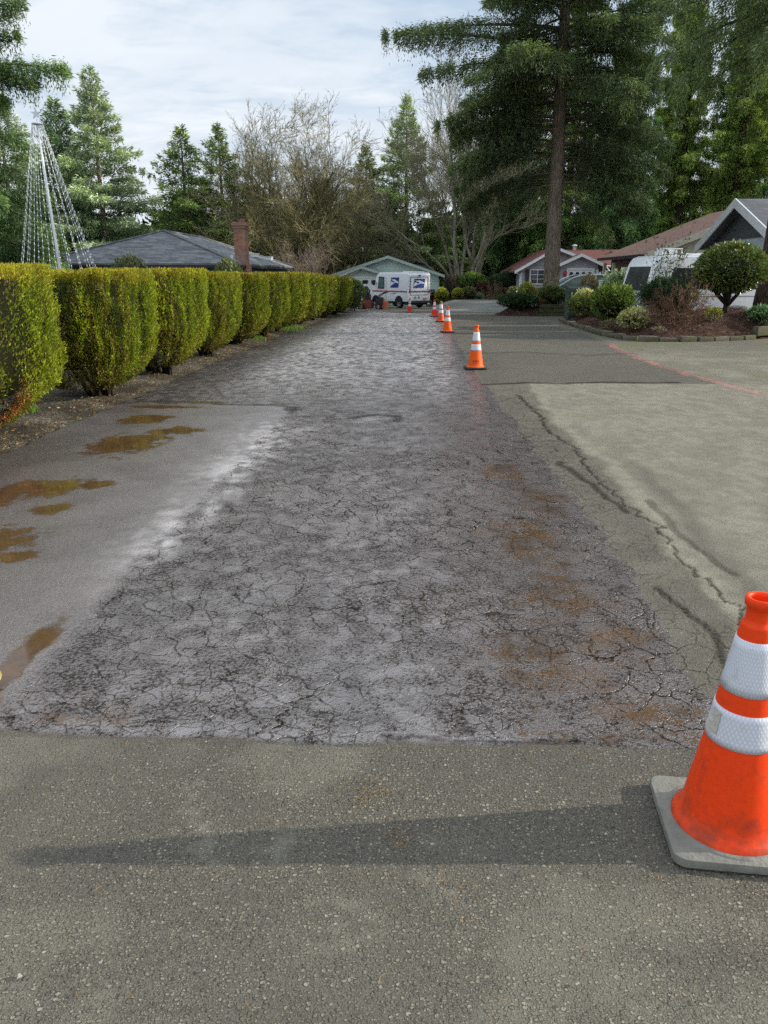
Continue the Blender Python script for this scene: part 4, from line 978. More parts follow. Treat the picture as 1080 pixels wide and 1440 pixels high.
def emblem(parent,frm,sx,sz,flip):
    """blue square field with a white bird head; frm maps (u,v) to a point on the panel"""
    out=Vector(frm(0,0,1))-Vector(frm(0,0,0))
    def poly(pts,k,name,mat,par):
        P=[frm((1-u) if flip else u,v,k) for u,v in pts]; m=MB(); m.prism(P,out*.5); return m.build(name,mat,par)
    sh=.10
    e=poly([(0,0),(.90,0),(1.0,1.0),(.10,1.0)],1.0,'emblem',M_BLUE,parent)
    poly([(.12,.80),(.50,.82),(.86,.62),(.97,.44),(.80,.46),(.62,.50),(.46,.42),(.30,.26),(.52,.60),(.34,.66)],2.0,'emblem_bird',M_VANW,e)
    poly([(.10,.62),(.28,.56),(.44,.46),(.24,.30),(.02,.12),(.05,.30)],2.0,'emblem_wing',M_VANW,e)
    return e
def mail_truck():
    th=R(39); A=Vector((-.72,51.6)); Lv,Wv,H=4.35,1.86,2.22
    # local frame: x forward, y to the truck's left; origin at the rear left corner projected on the ground
    t=thing('mail_truck','white boxy mail truck with blue eagle emblems parked at the end of the wet strip','mail truck',(A.x,A.y,zf(52.5)),R(90)+th)
    g=.42; hr=H
    prof=[(0.02,g),(Lv-.05,g),(Lv,g+.25),(Lv-.03,1.02),(Lv-.55,1.22),(Lv-.86,2.04),(Lv-1.05,hr-.05),(Lv-1.15,hr),(.10,hr),(.02,hr-.08),(0,1.0)]
    m=MB(); m.prism([(x,0,z) for x,z in prof],(0,-Wv,0)); m.build('body',M_VANW,t,bevel=.05,seg=3,autosmooth=True)
    # roof cap lip and sliding door seams
    m=MB(); m.box((Lv/2-.55,-Wv/2,hr+.02),(Lv-1.25,Wv-.12,.05)); m.box((.6,-Wv/2,hr+.07),(1.0,1.0,.06)); m.build('roof_cap',M_WHITE,t,bevel=.015)
    # side window, quarter glass and windscreen
    m=MB(); m.prism([(Lv-1.72,.008,1.28),(Lv-1.02,.008,1.28),(Lv-1.16,.008,1.94),(Lv-1.72,.008,1.94)],(0,.01,0)); sw=m.build('side_window',simple('greenish_glass',(.10,.16,.14),.08,.3,3,.6),t)
    m=MB(); m.box((Lv-1.74,.022,1.61),(.05,.02,.72)); m.box((Lv-1.38,.022,1.25),(.74,.02,.05)); m.box((Lv-1.45,.022,1.965),(.60,.02,.05)); m.build('window_frame',M_BLACKM,sw)
    m=MB(); m.prism([(Lv-.535,-.12,1.27),(Lv-.535,-Wv+.12,1.27),(Lv-.83,-Wv+.14,2.0),(Lv-.83,-.14,2.0)],(.02,0,.008)); m.build('windscreen',M_CARGLASS,t)
    m=MB()
    for x in (Lv-1.86,Lv-2.02+.02*0): m.box((x,.004,1.2),(.018,.012,1.52))
    build_each(m,'door_seam',M_METAL,t)
    # cheat line stripes, along the side and round the rear
    m=MB(); m.box((Lv/2-.15,.006,1.085),(Lv-.5,.012,.045)); m.box((-.006,-Wv/2,1.085),(.012,Wv-.12,.045)); m.build('red_stripe',M_STRIPE_R,t)
    m=MB(); m.box((Lv/2-.15,.006,1.035),(Lv-.5,.012,.035)); m.box((-.006,-Wv/2,1.035),(.012,Wv-.12,.035)); m.build('blue_stripe',M_STRIPE_B,t)
    m=MB(); m.box((1.55,.010,.93),(.55,.008,.03)); m.build('side_lettering',M_STRIPE_B,t)
    emblem(t,lambda u,v,k:(1.92-u*.98,.004+.006*k,1.30+v*.64),.9,.6,False)
    emblem(t,lambda u,v,k:(-.012-.006*k,-.42-u*.98,1.30+v*.56),.9,.6,False)
    # rear: roll door outline, lamps, number columns, bumper
    m=MB(); 
    m.box((-.012,-.20,1.42),(.02,.03,1.12)); m.box((-.012,-Wv+.20,1.42),(.02,.03,1.12)); m.box((-.012,-Wv/2,1.985),(.02,Wv-.4,.03)); m.box((-.012,-Wv/2,.86),(.02,Wv-.4,.025)); m.build('rear_door_outline',M_METAL,t)
    V,F=text_mesh('O\n2\n0\n8',.19)
    for y in (-.115,-Wv+.09):
        mm=MB(); mm.add([(-.02,y-vx*.9,1.46+vy) for vx,vy,_ in V],F); mm.build('number_column',M_BLACKM,t)
        mm=MB(); mm.box((-.014,y,1.06),(.02,.10,.16)); mm.build('tail_light',M_LAMP_R,t)
    m=MB(); m.box((-.014,-.58,.70),(.02,.14,.10)); m.box((-.014,-.90,.70),(.02,.14,.10)); build_each(m,'rear_plate',M_METAL,t)
    m=MB(); m.box((-.014,-1.42,.62),(.02,.32,.10)); m.build('rear_decal',simple('red_decal',(.62,.22,.16),.5),t)
    m=MB(); m.box((-.02,-Wv/2,hr-.14),(.05,.16,.07)); m.build('rear_marker_lamp',M_BLACKM,t)
    m=MB(); m.box((-.10,-Wv/2,.42),(.22,Wv+.02,.15)); m.build('rear_bumper',M_BUMPER,t,bevel=.02)
    m=MB(); m.box((Lv+.03,-Wv/2,.5),(.12,Wv,.18)); m.build('front_bumper',M_BUMPER,t,bevel=.02)
    m=MB(); m.box((Lv/2,-Wv/2,.36),(Lv-.4,Wv-.25,.14)); m.box((.35,-Wv/2,.32),(.5,Wv-.3,.2)); m.build('chassis',M_BUMPER,t)
    # wheel arches: dark half discs proud of the body
    for x in (.98,Lv-.78):
        m=MB(); pts=[(x+.43*math.cos(a),.006,g-.02+.43*math.sin(a)*.92) for a in np.linspace(0,math.pi,14)]; m.prism(pts,(0,.01,0)); m.build('wheel_arch',M_DARK,t)
        wheel(t,(x,-.09,.345),.345,.20); wheel(t,(x,-Wv+.12,.345),.345,.20)
    for s,y in ((1,.16),(-1,-Wv-.16)):
        m=MB(); m.tube([(Lv-.95,y-.16*s,1.55),(Lv-.80,y,1.62)],.015,6); m.box((Lv-.78,y,1.58),(.05,.18,.30)); m.build('mirror',M_BLACKM,t,bevel=.01)
    for y in (-.28,-Wv+.28):
        m=MB(); m.box((Lv+.0,y,.88),(.06,.26,.17)); m.build('headlight',M_METAL,t,bevel=.02)
mail_truck()

# ------------------------------------------------------------------ walk-behind machine at the end of the hedge
def machine():
    x,y=-2.92,48.6
    t=thing('walk_behind_machine','small black and rust-red walk-behind engine machine parked beside the mail truck','machine',(x,y,zf(y)),R(-12))
    red=simple('rust_red_paint',(.20,.035,.02),.5,.3,12,dirt=.5)
    m=MB(); m.box((-.25,0,.20),(.62,.55,.30)); m.box((-.25,0,.38),(.50,.45,.08)); m.build('deck',red,t,bevel=.04)
    m=MB(); m.box((-.22,0,.55),(.34,.34,.26)); m.lathe([(.15,0),(.17,.05),(.15,.14),(.08,.18)],16,(-.22,0,.68),cap=True); m.tube([(-.10,-.1,.70),(-.02,-.14,.86),(-.12,-.14,.92)],.04,8); e=m.build('engine',M_BLACKM,t,bevel=.015)
    m=MB(); m.lathe([(.08,.86),(.10,.90),(.09,1.02),(.03,1.06)],14,(-.24,0,0),cap=True); m.build('air_filter',M_BUMPER,e)
    m=MB(); m.tube([(.0,-.2,.35),(.55,-.24,.72),(.78,-.24,.80)],.022,8); m.tube([(.0,.2,.35),(.55,.24,.72),(.78,.24,.80)],.022,8); m.tube([(.78,-.24,.80),(.78,.24,.80)],.022,8); m.build('handle',M_BLACKM,t,smooth=True)
    m=MB(); m.box((.42,0,.34),(.36,.42,.26)); m.box((.46,0,.50),(.22,.3,.10)); m.build('fuel_box',M_BUMPER,t,bevel=.03)
    m=MB(); m.box((.66,.02,.22),(.22,.36,.34)); m.build('orange_guard',simple('orange_guard',(.65,.14,.05),.5,.2,10),t,bevel=.02)
    for wx in (-.42,.42):
        for wy in (-.30,.30): wheel(t,(wx,wy,.15),.15,.09)
machine()
bpy.data.objects['walk_behind_machine'].scale=(1.3,1.3,1.3)
# white utility trailer-like tool chest left of it
def tool_chest():
    x,y=-3.75,52.8
    t=thing('white_tool_bin','low white plastic bin standing behind the engine machine at the hedge end','bin',(x,y,zf(y)),R(10))
    m=MB(); m.add([(-.42,-.3,0),(.42,-.3,0),(.42,.3,0),(-.42,.3,0),(-.5,-.36,.8),(.5,-.36,.8),(.5,.36,.8),(-.5,.36,.8)],[[0,3,2,1],[0,1,5,4],[1,2,6,5],[2,3,7,6],[3,0,4,7]]); m.build('tub',M_WHITE,t,bevel=.03)
    m=MB(); m.box((0,0,.83),(1.06,.78,.06)); m.build('lid',M_WHITE,t,bevel=.02)
tool_chest()

# ------------------------------------------------------------------ camper van
def camper():
    # local x along the van's length (towards its front, away from the road), y across; origin at rear right corner on the ground
    t=thing('camper_van','white camper van with dark side windows and roof boxes parked behind the garden bed','camper van',(6.62,23.6,zf(23.6)-.05),R(9))
    Lv,Wv=5.3,1.95; g=.40
    prof=[(.02,g),(Lv,g),(Lv+.05,.95),(Lv-.95,1.12),(Lv-1.35,1.75),(Lv-1.55,2.02),(Lv-1.8,2.13),(.50,2.15),(.32,2.10),(.20,1.90),(.02,1.12),(-.02,.9)]
    m=MB(); m.prism([(x,0,z) for x,z in prof],(0,Wv,0)); m.build('body',M_VANW,t,bevel=.07,seg=3,autosmooth=True)
    for x0,x1 in ((.62,1.82),(1.95,2.95),(3.08,3.75)):
        m=MB(); m.prism([(x0,-.004,1.20),(x1,-.004,1.20),(x1,-.004,1.80),(x0+(.14 if x0<1 else 0),-.004,1.80)],(0,-.008,0)); m.build('side_window',M_CARGLASS,t)
    m=MB(); m.prism([(.025,.20,1.16),(.025,Wv-.20,1.16),(.185,Wv-.26,1.84),(.185,.26,1.84)],(-.025,0,.004)); m.build('rear_window',M_CARGLASS,t)
    m=MB(); m.box((-.012,.10,.98),(.05,.15,.26)); m.box((.06,-.008,.98),(.14,.02,.26)); m.build('tail_light',M_LAMP_R,t,bevel=.008,seg=1)
    m=MB(); m.box((-.012,Wv-.12,.98),(.04,.14,.26)); m.build('tail_light',M_LAMP_R,t)
    m=MB(); m.box((-.06,Wv/2,.44),(.16,Wv,.16)); m.build('bumper',M_METAL,t,bevel=.03)
    m=MB(); m.box((-.025,1.35,1.0),(.03,.14,.05)); m.build('door_handle',M_BUMPER,t)
    for y,z in ((.16,1.14),(Wv-.16,1.14)): pass
    m=MB(); m.box((.68,.45,2.21),(.50,.42,.12)); m.box((.50,.40,2.28),(.10,.34,.14)); m.box((.86,.45,2.30),(.16,.3,.08)); m.tube([(.45,.2,2.2),(.45,.2,2.33),(1.05,.2,2.33),(1.05,.2,2.2)],.02,6); m.build('roof_box',M_WHITE,t,bevel=.02)
    m=MB(); m.tube([(2.0,.15,2.22),(4.0,.15,2.22)],.03,8); m.tube([(2.0,Wv-.15,2.22),(4.0,Wv-.15,2.22)],.03,8)
    for x in (2.1,3.0,3.9): m.tube([(x,.15,2.22),(x,Wv-.15,2.22)],.025,8); m.tube([(x,.15,2.12),(x,.15,2.22)],.025,6)
    m.build('roof_rack',M_WHITE,t)
    m=MB(); m.lathe([(.10,0),(.10,.10),(.16,.11),(.10,.16)],14,(2.55,.5,2.14)); m.build('roof_vent',M_WHITE,t)
    m=MB(); m.box((Lv/2,-.006,1.0),(Lv-.6,.012,.03)); m.build('side_moulding',M_METAL,t)
    for x in (1.05,Lv-1.0):
        m=MB(); m.prism([(x+.44*math.cos(a),-.004,g-.01+.40*math.sin(a)) for a in np.linspace(0,math.pi,14)],(0,-.008,0)); m.build('wheel_arch',M_DARK,t)
        wheel(t,(x,.10,.35),.35,.22); wheel(t,(x,Wv-.12,.35),.35,.22)
camper()

# ------------------------------------------------------------------ parked car behind the green box
def parked_car():
    t=thing('parked_car','grey-green car with a curved windscreen half hidden behind the green utility box and fir trunk','car',(6.75,40.4,zf(40.4)+.02),R(4))
    paint=car_paint('grey_green_paint',(.12,.16,.15)); Lv,Wv=4.3,1.72
    m=MB(); prof=[(-.45,.30),(3.9,.30),(3.95,.72),(3.75,.95),(3.05,1.0),(.35,1.0),(-.30,.88),(-.5,.62)]
    m.prism([(x,0,z) for x,z in prof],(0,Wv,0)); m.build('body',paint,t,bevel=.06,seg=3,autosmooth=True)
    roof=[(.10,.98),(.35,1.12),(.75,1.36),(1.15,1.48),(1.9,1.52),(2.7,1.44),(3.35,1.0)]
    m=MB(); 
    # cabin: curved roof shell and posts
    N_=len(roof)
    up=[(x,.10,z) for x,z in roof]; 
    m.prism([(x,.11,z) for x,z in roof],(0,Wv-.22,0)); m.build('cabin_glass',glass('tinted_glass',(.09,.13,.125),.06),t,bevel=.03)
    m=MB(); m.tube([(x,.10,z+.01) for x,z in roof],.035,8); m.tube([(x,Wv-.10,z+.01) for x,z in roof],.035,8); m.box((1.75,.08,1.25),(.06,.04,.5)); m.build('roof_frame',simple('silver_trim',(.62,.66,.68),.35,.05,5,.5,.3),t,smooth=True)
    m=MB(); m.prism([(.95,.14,1.455),(1.2,.14,1.525),(1.9,.14,1.555),(2.7,.14,1.47),(2.7,.14,1.44),(1.9,.14,1.52),(1.15,.14,1.49)],(0,Wv-.28,0)); m.build('roof_panel',paint,t)
    for x in (.35,3.0): wheel(t,(x,.10,.31),.31,.20); wheel(t,(x,Wv-.10,.31),.31,.20)
    for y in (.2,Wv-.2): MB().box((-.40,y,.72),(.16,.3,.14)).build('headlight',M_METAL,t,bevel=.03)
    m=MB(); m.box((.55,-.06,1.02),(.10,.14,.12)); m.build('mirror',paint,t,bevel=.02)
parked_car()
bpy.data.objects['parked_car'].scale=(1.18,1.1,1.2)

# ------------------------------------------------------------------ utility boxes
def utility():
    t=thing('utility_box','dark green metal transformer box with a white sticker among the garden plants','utility box',(5.75,29.2,zf(29.2)))
    gm=simple('green_enamel',(.035,.060,.048),.5,.15,4,.4,dirt=.3)
    m=MB(); m.prism([(-.39,-.35,.02),(-.39,-.35,1.28),(-.39,.45,1.40),(-.39,.45,.02)],(.78,0,0)); m.build('cabinet',gm,t,bevel=.02)
    m=MB(); m.box((0,.05,.03),(1.0,1.1,.10)); m.build('pad',simple('concrete_pad',(.35,.33,.29),.9,.15,6),t)
    m=MB(); m.box((0,-.362,.72),(.70,.02,1.0)); d=m.build('door',gm,t,bevel=.008,seg=1); 
    m=MB(); m.lathe([(.001,0),(.055,.0)],14,(0,0,0)); me=[(.20+.05*math.cos(a),-.376,1.02+.05*math.sin(a)) for a in np.linspace(0,6.28,14,endpoint=False)]
    m=MB(); m.prism(me,(0,-.004,0)); m.build('sticker',M_WHITE,d)
    m=MB(); m.box((-.29,-.374,1.02),(.06,.004,.22)); m.build('warning_label',simple('yellowed_label',(.45,.42,.2),.6),d)
    bpy.data.objects['utility_box'].scale=(1,1,.92)
    t=thing('marker_post','pale grey-green square post standing right of the dark utility box','post',(6.38,28.4,zf(28.4)))
    MB().box((0,0,.70),(.16,.16,1.40)).build('post',simple('pale_post',(.50,.56,.52),.6,.1,4),t,bevel=.02); MB().box((0,0,1.42),(.18,.18,.05)).build('cap',simple('pale_post_cap',(.58,.62,.58),.6),t,bevel=.01)
    t=thing('telecom_pedestal','short pale green pedestal box right of the square post','pedestal',(6.75,28.6,zf(28.6)))
    MB().box((0,0,.52),(.32,.26,1.04)).build('body',simple('pedestal_green',(.36,.45,.40),.6,.1,4),t,bevel=.02); MB().box((0,0,1.08),(.35,.29,.08)).build('cap',simple('pedestal_cap',(.45,.52,.47),.6),t,bevel=.02)
utility()

# ------------------------------------------------------------------ light tree: a white pole with strings of bulbs to the ground
def light_tree():
    bx,by,bz=-9.93,22,-.15; H=5.45
    t=thing('light_tree','tall white pole hung with strings of white light bulbs and topped by a star','light tree',(bx,by,bz))
    lean=Vector((-.22,0,0))
    top=Vector((lean.x,0,H))
    m=MB(); m.tube([(0,0,-.1),tuple(top*.5),tuple(top)],[.045,.037,.028],10); m.build('pole',M_WHITE,t,smooth=True)
    m=MB(); m.lathe([(.13,.0),(.145,.02),(.13,.04),(.02,.03)],16,(top.x,0,H-.02)); m.build('top_ring',M_WHITE,t)
    star=[]; 
    for k in range(10):
        a=math.pi/2+k*math.pi/5; r=.15 if k%2==0 else .055; star.append((top.x+r*math.cos(a),-.015,H+.24+r*math.sin(a)))
    m=MB(); m.prism(star,(0,.03,0)); m.tube([(top.x,0,H),(top.x,0,H+.12)],.012,6); m.build('star',simple('star_wire',(.68,.71,.74),.5,.1,8,.5,.4),t)
    wire=simple('string_wire',(.55,.58,.56),.6); 
    bulb=simple('bulb_glass',(.80,.82,.82),.25,.05,5,.6)
    n=20; Rr=1.42
    for k in range(n):
        a=2*math.pi*(k+.3)/n; a+=.06*math.sin(k*7)
        p0=Vector((top.x+.13*math.cos(a),.13*math.sin(a),H)); p1=Vector((Rr*math.cos(a)-.02,Rr*math.sin(a),.0))
        m=MB(); P=[p0.lerp(p1,s)-Vector((0,0,.10*math.sin(s*math.pi))) for s in np.linspace(0,1,9)]
        m.tube(P,.0038,4,cap=False); ls=m.build('light_string',wire,t)
        m=MB(); nb=34
        for j in range(nb):
            s=.02+(j+.5*((k*3)%2))/nb*.98; q=p0.lerp(p1,s)-Vector((0,0,.10*math.sin(s*math.pi)))
            u=[(0,0,.050),(.0155,0,.0),(0,.0155,.0),(-.0155,0,.0),(0,-.0155,0),(0,0,-.045)]
            tw=Vector((math.sin(j*2.1)*.02,math.cos(j*1.7)*.02,0))
            m.add([q+Vector(x)+tw*(1 if x[2]<0 else 0) for x in u],[[0,1,2],[0,2,3],[0,3,4],[0,4,1],[5,2,1],[5,3,2],[5,4,3],[5,1,4]])
        bo=m.build('bulbs',bulb,ls,smooth=True); bo['kind']='stuff'
light_tree()

# white curved lawn ornament
def ornament():
    t=thing('lawn_ornament','small white curved garden ornament at the lawn edge before the grey house','garden ornament',(6.55,54.5,-.35))
    m=MB(); m.tube([(0,0,0),(0,0,.45),(.02,0,.66),(.12,0,.80),(.26,0,.78),(.33,0,.62),(.36,0,.25),(.37,0,0)],[.10,.09,.075,.06,.06,.065,.075,.08],8); m.build('body',M_WHITE,t,smooth=True)
ornament()
# ------------------------------------------------------------------ trees
TREE_GAIN=3.3
def conifer_parts(parent,H,z0,rad,nb,per,seed,spray=(.30,.085),rise=.15,droop=.45,hang=.35,strands=.3,cols=None,trunk=(.35,.05),bark=None,gap=0.0,limbs=True,lean=(0,0),special=None,prof=None,clear=None,flat=.16,zmax=None):
    """whorled conifer: trunk, limbs and fronds of small sprays. rad = radius at crown foot"""
    rg=np.random.default_rng(seed)
    cols=cols or dict(a=(.018,.034,.012),b=(.050,.078,.026),tip=(.085,.115,.040))
    prof=prof or (lambda u:(1-u)**.8)
    u=np.sort((np.arange(nb)+rg.uniform(0,1,nb))/nb)**.97; h=z0+(H-z0)*u
    az=np.arange(nb)*2.399963+rg.normal(0,.45,nb)
    Lb=rad*prof(u)*rg.uniform(.62,1.12,nb)*(1-.15*(np.sin(u*37+seed)>.3))+.16
    if gap>0: Lb*=np.where(rg.uniform(0,1,nb)<gap,.45,1)
    rs=rise+rg.normal(0,.10,nb)+.45*u; dr=droop*rg.uniform(.6,1.35,nb)*(1-.5*u)
    if special is not None:
        for (hh,aa,ll,r_,d_) in special:
            h=np.append(h,hh);az=np.append(az,aa);Lb=np.append(Lb,ll);rs=np.append(rs,r_);dr=np.append(dr,d_);u=np.append(u,(hh-z0)/(H-z0)); 
    if clear is not None:
        keep=~clear(h,az,Lb); h,az,Lb,rs,dr,u=[q[keep] for q in (h,az,Lb,rs,dr,u)]
    nb=len(h)
    tint=rg.uniform(.70,1.30,nb)
    out=np.stack([np.cos(az),np.sin(az),np.zeros(nb)],-1); sd=np.stack([-np.sin(az),np.cos(az),np.zeros(nb)],-1)
    cnt=np.maximum(40,(per*(Lb/rad)**1.3).astype(int)); bi=np.repeat(np.arange(nb),cnt); n=len(bi)
    t=rg.uniform(.10,1.0,n)**.75
    # branchlets: quantise t so the sprays gather into side shoots with gaps between them
    k=np.maximum(5,(Lb*3.2)).astype(int)[bi]; tq=(np.floor(t*k)+.5+ (_h(np.floor(t*k).astype(int)+bi*131,bi*7+seed,seed)-.5)*.7)/k; 
    s=rg.uniform(-1,1,n); sgn=np.sign(s); sa=np.abs(s)
    wid=Lb[bi]*.34*np.clip(1.12-tq,0.05,1)**.8
    r=Lb[bi]*(tq+ .30*sa*wid/np.maximum(Lb[bi],.1))
    zc=h[bi]+Lb[bi]*(rs[bi]*(r/Lb[bi])-dr[bi]*(r/Lb[bi])**2)
    P=out[bi]*r[:,None]+sd[bi]*(sgn*sa*wid)[:,None]; P[:,2]+=zc-hang*(sa**1.6)*wid*.9
    P+=rg.normal(0,.07,(n,3))
    P[:,2]+=rg.normal(0,flat*.6,n)
    slope=(rs[bi]-2*dr[bi]*(r/Lb[bi]))
    D=out[bi]*.75+sd[bi]*(sgn*.75)[:,None]; D[:,2]+=slope*.7-hang*.9*sa+rg.normal(0,.25,n); D+=rg.normal(0,.22,(n,3))
    S=np.cross(D,np.array([0,0,1.])+rg.normal(0,.8,(n,3)))
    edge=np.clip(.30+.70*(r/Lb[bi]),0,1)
    # hanging strands
    m=int(n*strands)
    if m>0:
        pick=rg.integers(0,n,m); off=rg.uniform(0,1,m)**1.3*hang*2.2*np.clip(Lb[bi[pick]]/2.5,.3,1)
        P2=P[pick]+np.stack([rg.normal(0,.035,m),rg.normal(0,.035,m),-off],-1); D2=np.stack([rg.normal(0,.28,m),rg.normal(0,.28,m),-np.ones(m)],-1); S2=np.cross(D2,rg.normal(0,1,(m,3)))
        P=np.concatenate([P,P2]);D=np.concatenate([D,D2]);S=np.concatenate([S,S2]);edge=np.concatenate([edge,edge[pick]*.8]);bi=np.concatenate([bi,bi[pick]]); sa=np.concatenate([sa,sa[pick]])
    N=len(P)
    a,b,tp=[np.array(cols[q]) for q in ('a','b','tip')]
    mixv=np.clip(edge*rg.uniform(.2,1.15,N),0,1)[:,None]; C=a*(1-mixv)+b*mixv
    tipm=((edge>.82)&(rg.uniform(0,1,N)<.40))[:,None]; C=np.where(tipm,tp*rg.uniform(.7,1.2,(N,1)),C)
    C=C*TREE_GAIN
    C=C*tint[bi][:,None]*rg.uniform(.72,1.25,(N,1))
    Ls=spray[0]*rg.uniform(.55,1.3,N)*np.where(np.arange(N)<n,1,.72); W=spray[1]*rg.uniform(.6,1.4,N)
    lv=np.array([lean[0],lean[1]]); P[:,:2]+=lv*P[:,2:3]
    trunk_mb=MB(); zs=np.linspace(-.3,H*.985,18); rr=[max(trunk[1]*.3,trunk[0]*(1-(z/H))**.85+ (trunk[0]*.28*math.exp(-max(z,0)/.45))) for z in zs]
    trunk_mb.tube([(lean[0]*z,lean[1]*z,z) for z in zs],rr,14)
    tr=trunk_mb.build('trunk',bark or M_BARK,parent,smooth=True)
    if limbs:
        mb=MB()
        for i in range(nb):
            if Lb[i]<1.0: continue
            pts=[]
            for q in np.linspace(0,.86,6):
                rr_=Lb[i]*q; z=h[i]+Lb[i]*(rs[i]*q-dr[i]*q*q); pts.append((out[i,0]*rr_+lean[0]*z,out[i,1]*rr_+lean[1]*z,z))
            mb.tube(pts,[max(.008,(.014*Lb[i]+.008)*(1-.9*q)) for q in np.linspace(0,1,6)],4,cap=False)
        if mb.V: mb.build('limbs',bark or M_BARK,parent,smooth=True)
    return leaves_mesh(P,D,Ls,W,C,'crown',M_NEEDLE,parent,rg=rg,side=S,mid=.4)

def at_tree(name,label,x,y,dz=0,group=None,rz=0,cat='tree'): return thing(name,label,cat,(x,y,zf(y)+dz),rz,group)

# the big fir on the island bed
FIRC=dict(a=(0.016,0.024,0.012),b=(0.050,0.066,0.031),tip=(0.092,0.112,0.054))
fir=at_tree('fir_tree','huge dark fir with a bare straight lower trunk rising from the island bed',5.92,36.3,.1)
sp=[(10.6,R(180),7.3,.20,.12),(9.9,R(194),6.0,.12,.2),(11.3,R(168),6.2,.20,.15),(8.9,R(183),5.2,.02,.25),(7.6,R(188),4.6,.05,.40),(7.0,R(176),4.4,.02,.45),(6.2,R(200),3.9,.02,.5),(9.8,R(220),5.2,.1,.3),(9.2,R(300),4.6,.1,.3),(8.0,R(335),4.6,.1,.4),(7.0,R(10),4.4,.05,.4),(9.6,R(350),4.9,.15,.3),(10.8,R(320),5.0,.15,.3),(5.4,R(165),3.4,.0,.5),(5.8,R(355),3.6,.02,.45),(4.9,R(30),3.2,.0,.5),(4.6,R(200),2.6,.0,.5),(9.6,R(150),4.6,.15,.3)]
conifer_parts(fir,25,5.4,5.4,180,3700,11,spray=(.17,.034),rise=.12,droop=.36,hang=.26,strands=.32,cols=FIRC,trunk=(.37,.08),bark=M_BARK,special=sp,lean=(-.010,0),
    clear=lambda h,az,L:((h<8.8)&(np.cos(az-R(262))>.72))|((h<6.6)&(np.cos(az-R(262))>.3)))
# near fir at the right edge: trunk cut by the picture edge, boughs overhead
fr=at_tree('fir_tree','rough barked fir at the right picture edge beside the round clipped tree',9.72,22.5,.35)
sp2=[(8.3,R(205),4.6,.05,.30),(7.6,R(185),3.9,.0,.35),(7.3,R(230),3.0,.0,.4),(9.2,R(190),4.2,.1,.3),(6.9,R(160),2.4,.0,.4)]
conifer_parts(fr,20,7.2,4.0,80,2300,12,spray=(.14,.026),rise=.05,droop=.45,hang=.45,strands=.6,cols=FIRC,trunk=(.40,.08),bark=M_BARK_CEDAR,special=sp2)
# dark fir at the left edge with one bough reaching over the light tree
fl=at_tree('fir_tree','dark ragged fir at the left picture edge with one bough reaching into the sky',-16.7,30.5,-.4)
sp3=[(9.2,R(2),3.9,.12,.14),(8.9,R(-9),3.0,.05,.16),(9.9,R(12),2.2,.3,.1),(10.6,R(-20),3.2,.2,.1),(7.2,R(-5),2.6,.0,.3),(6.0,R(-15),3.2,.0,.4),(4.6,R(-10),3.4,.0,.45),(3.4,R(-5),3.2,.0,.4),(2.4,R(-20),3.4,.0,.35)]
conifer_parts(fl,19,.9,3.0,120,2300,13,spray=(.16,.034),rise=.14,droop=.34,hang=.28,strands=.35,cols=dict(a=(.016,.028,.013),b=(.050,.080,.032),tip=(.10,.14,.056)),trunk=(.34,.06),special=sp3,gap=.2)

# conifers in the middle distance, left and centre
BL=dict(a=(0.040,0.056,0.036),b=(0.118,0.145,0.090),tip=(0.200,0.230,0.150)); GR=dict(a=(0.026,0.038,0.019),b=(0.082,0.102,0.048),tip=(0.175,0.219,0.060)); DK=dict(a=(0.019,0.034,0.015),b=(0.054,0.088,0.034),tip=(0.093,0.133,0.051))
def mid_conifer(label,x,y,H,rad,seed,cols,nb=150,per=800,z0=.5,group='conifers behind the houses',**k):
    o=at_tree('conifer_tree',label,x,y,group=group)
    conifer_parts(o,H,z0,rad,nb,per,seed,spray=k.pop('spray',(.30,.072)),rise=k.pop('rise',.24),droop=k.pop('droop',.34),hang=k.pop('hang',.14),strands=k.pop('strands',.15),cols=cols,trunk=(.30,.04),limbs=k.pop('limbs',False),prof=k.pop('prof',lambda u:(1-u)**.90),**k)
    return o
cA=mid_conifer('tall pointed grey-green conifer, higher of the pair right of the light tree',-24.3,62,16.6,6.6,21,BL,190,1000)
cB=mid_conifer('shorter darker conifer directly behind the light tree strings',-27.6,63,14.9,5.8,22,dict(a=(.026,.044,.026),b=(.076,.110,.058),tip=(.14,.18,.10)),170,900)
cC=mid_conifer('green conifer with a bent tip left of the bare maple',-19.0,66,13.4,7.0,23,GR,150,800,gap=.15)
cD=mid_conifer('narrow green conifer just right of the bent-tipped one',-16.6,68.5,14.0,6.4,24,GR,150,800,gap=.15)
cE=mid_conifer('slim pale green conifer above the mint house roof',-1.3,75,17.2,6.4,25,dict(a=(.042,.062,.030),b=(.125,.155,.072),tip=(.21,.24,.12)),190,900)
cF=mid_conifer('soft brown-green conifer behind the right half of the bare maple',-5.0,76,13.4,5.0,26,dict(a=(.048,.054,.028),b=(.13,.14,.07),tip=(.20,.20,.10)),160,800)
def conifer_copy(src,label,x,y,rz,sc,group='conifers behind the houses',dz=0):
    o=dup(src,(x,y,zf(y)+dz),rz,label,sc); o['group']=group; return o
conifer_copy(cB,'squat dark conifer low behind the roof slope of the shingle house, left side',-22.2,76,1.1,(1.05,1.05,.66))
conifer_copy(cC,'dark conifer behind the peak of the shingle house roof',-20.5,72,2.0,(1.1,1.1,.72))
conifer_copy(cB,'dark conifer filling in left of the chimney, behind the narrow green one',-15.6,78,2.7,(1.0,1.0,.70))
conifer_copy(cB,'dark conifer low between the chimney and the bare maple stems',-12.4,80,.4,(1.1,1.1,.62))
conifer_copy(cF,'dull green conifer behind the crown of the bare maple',-9.2,79,1.9,(1.1,1.1,.82))
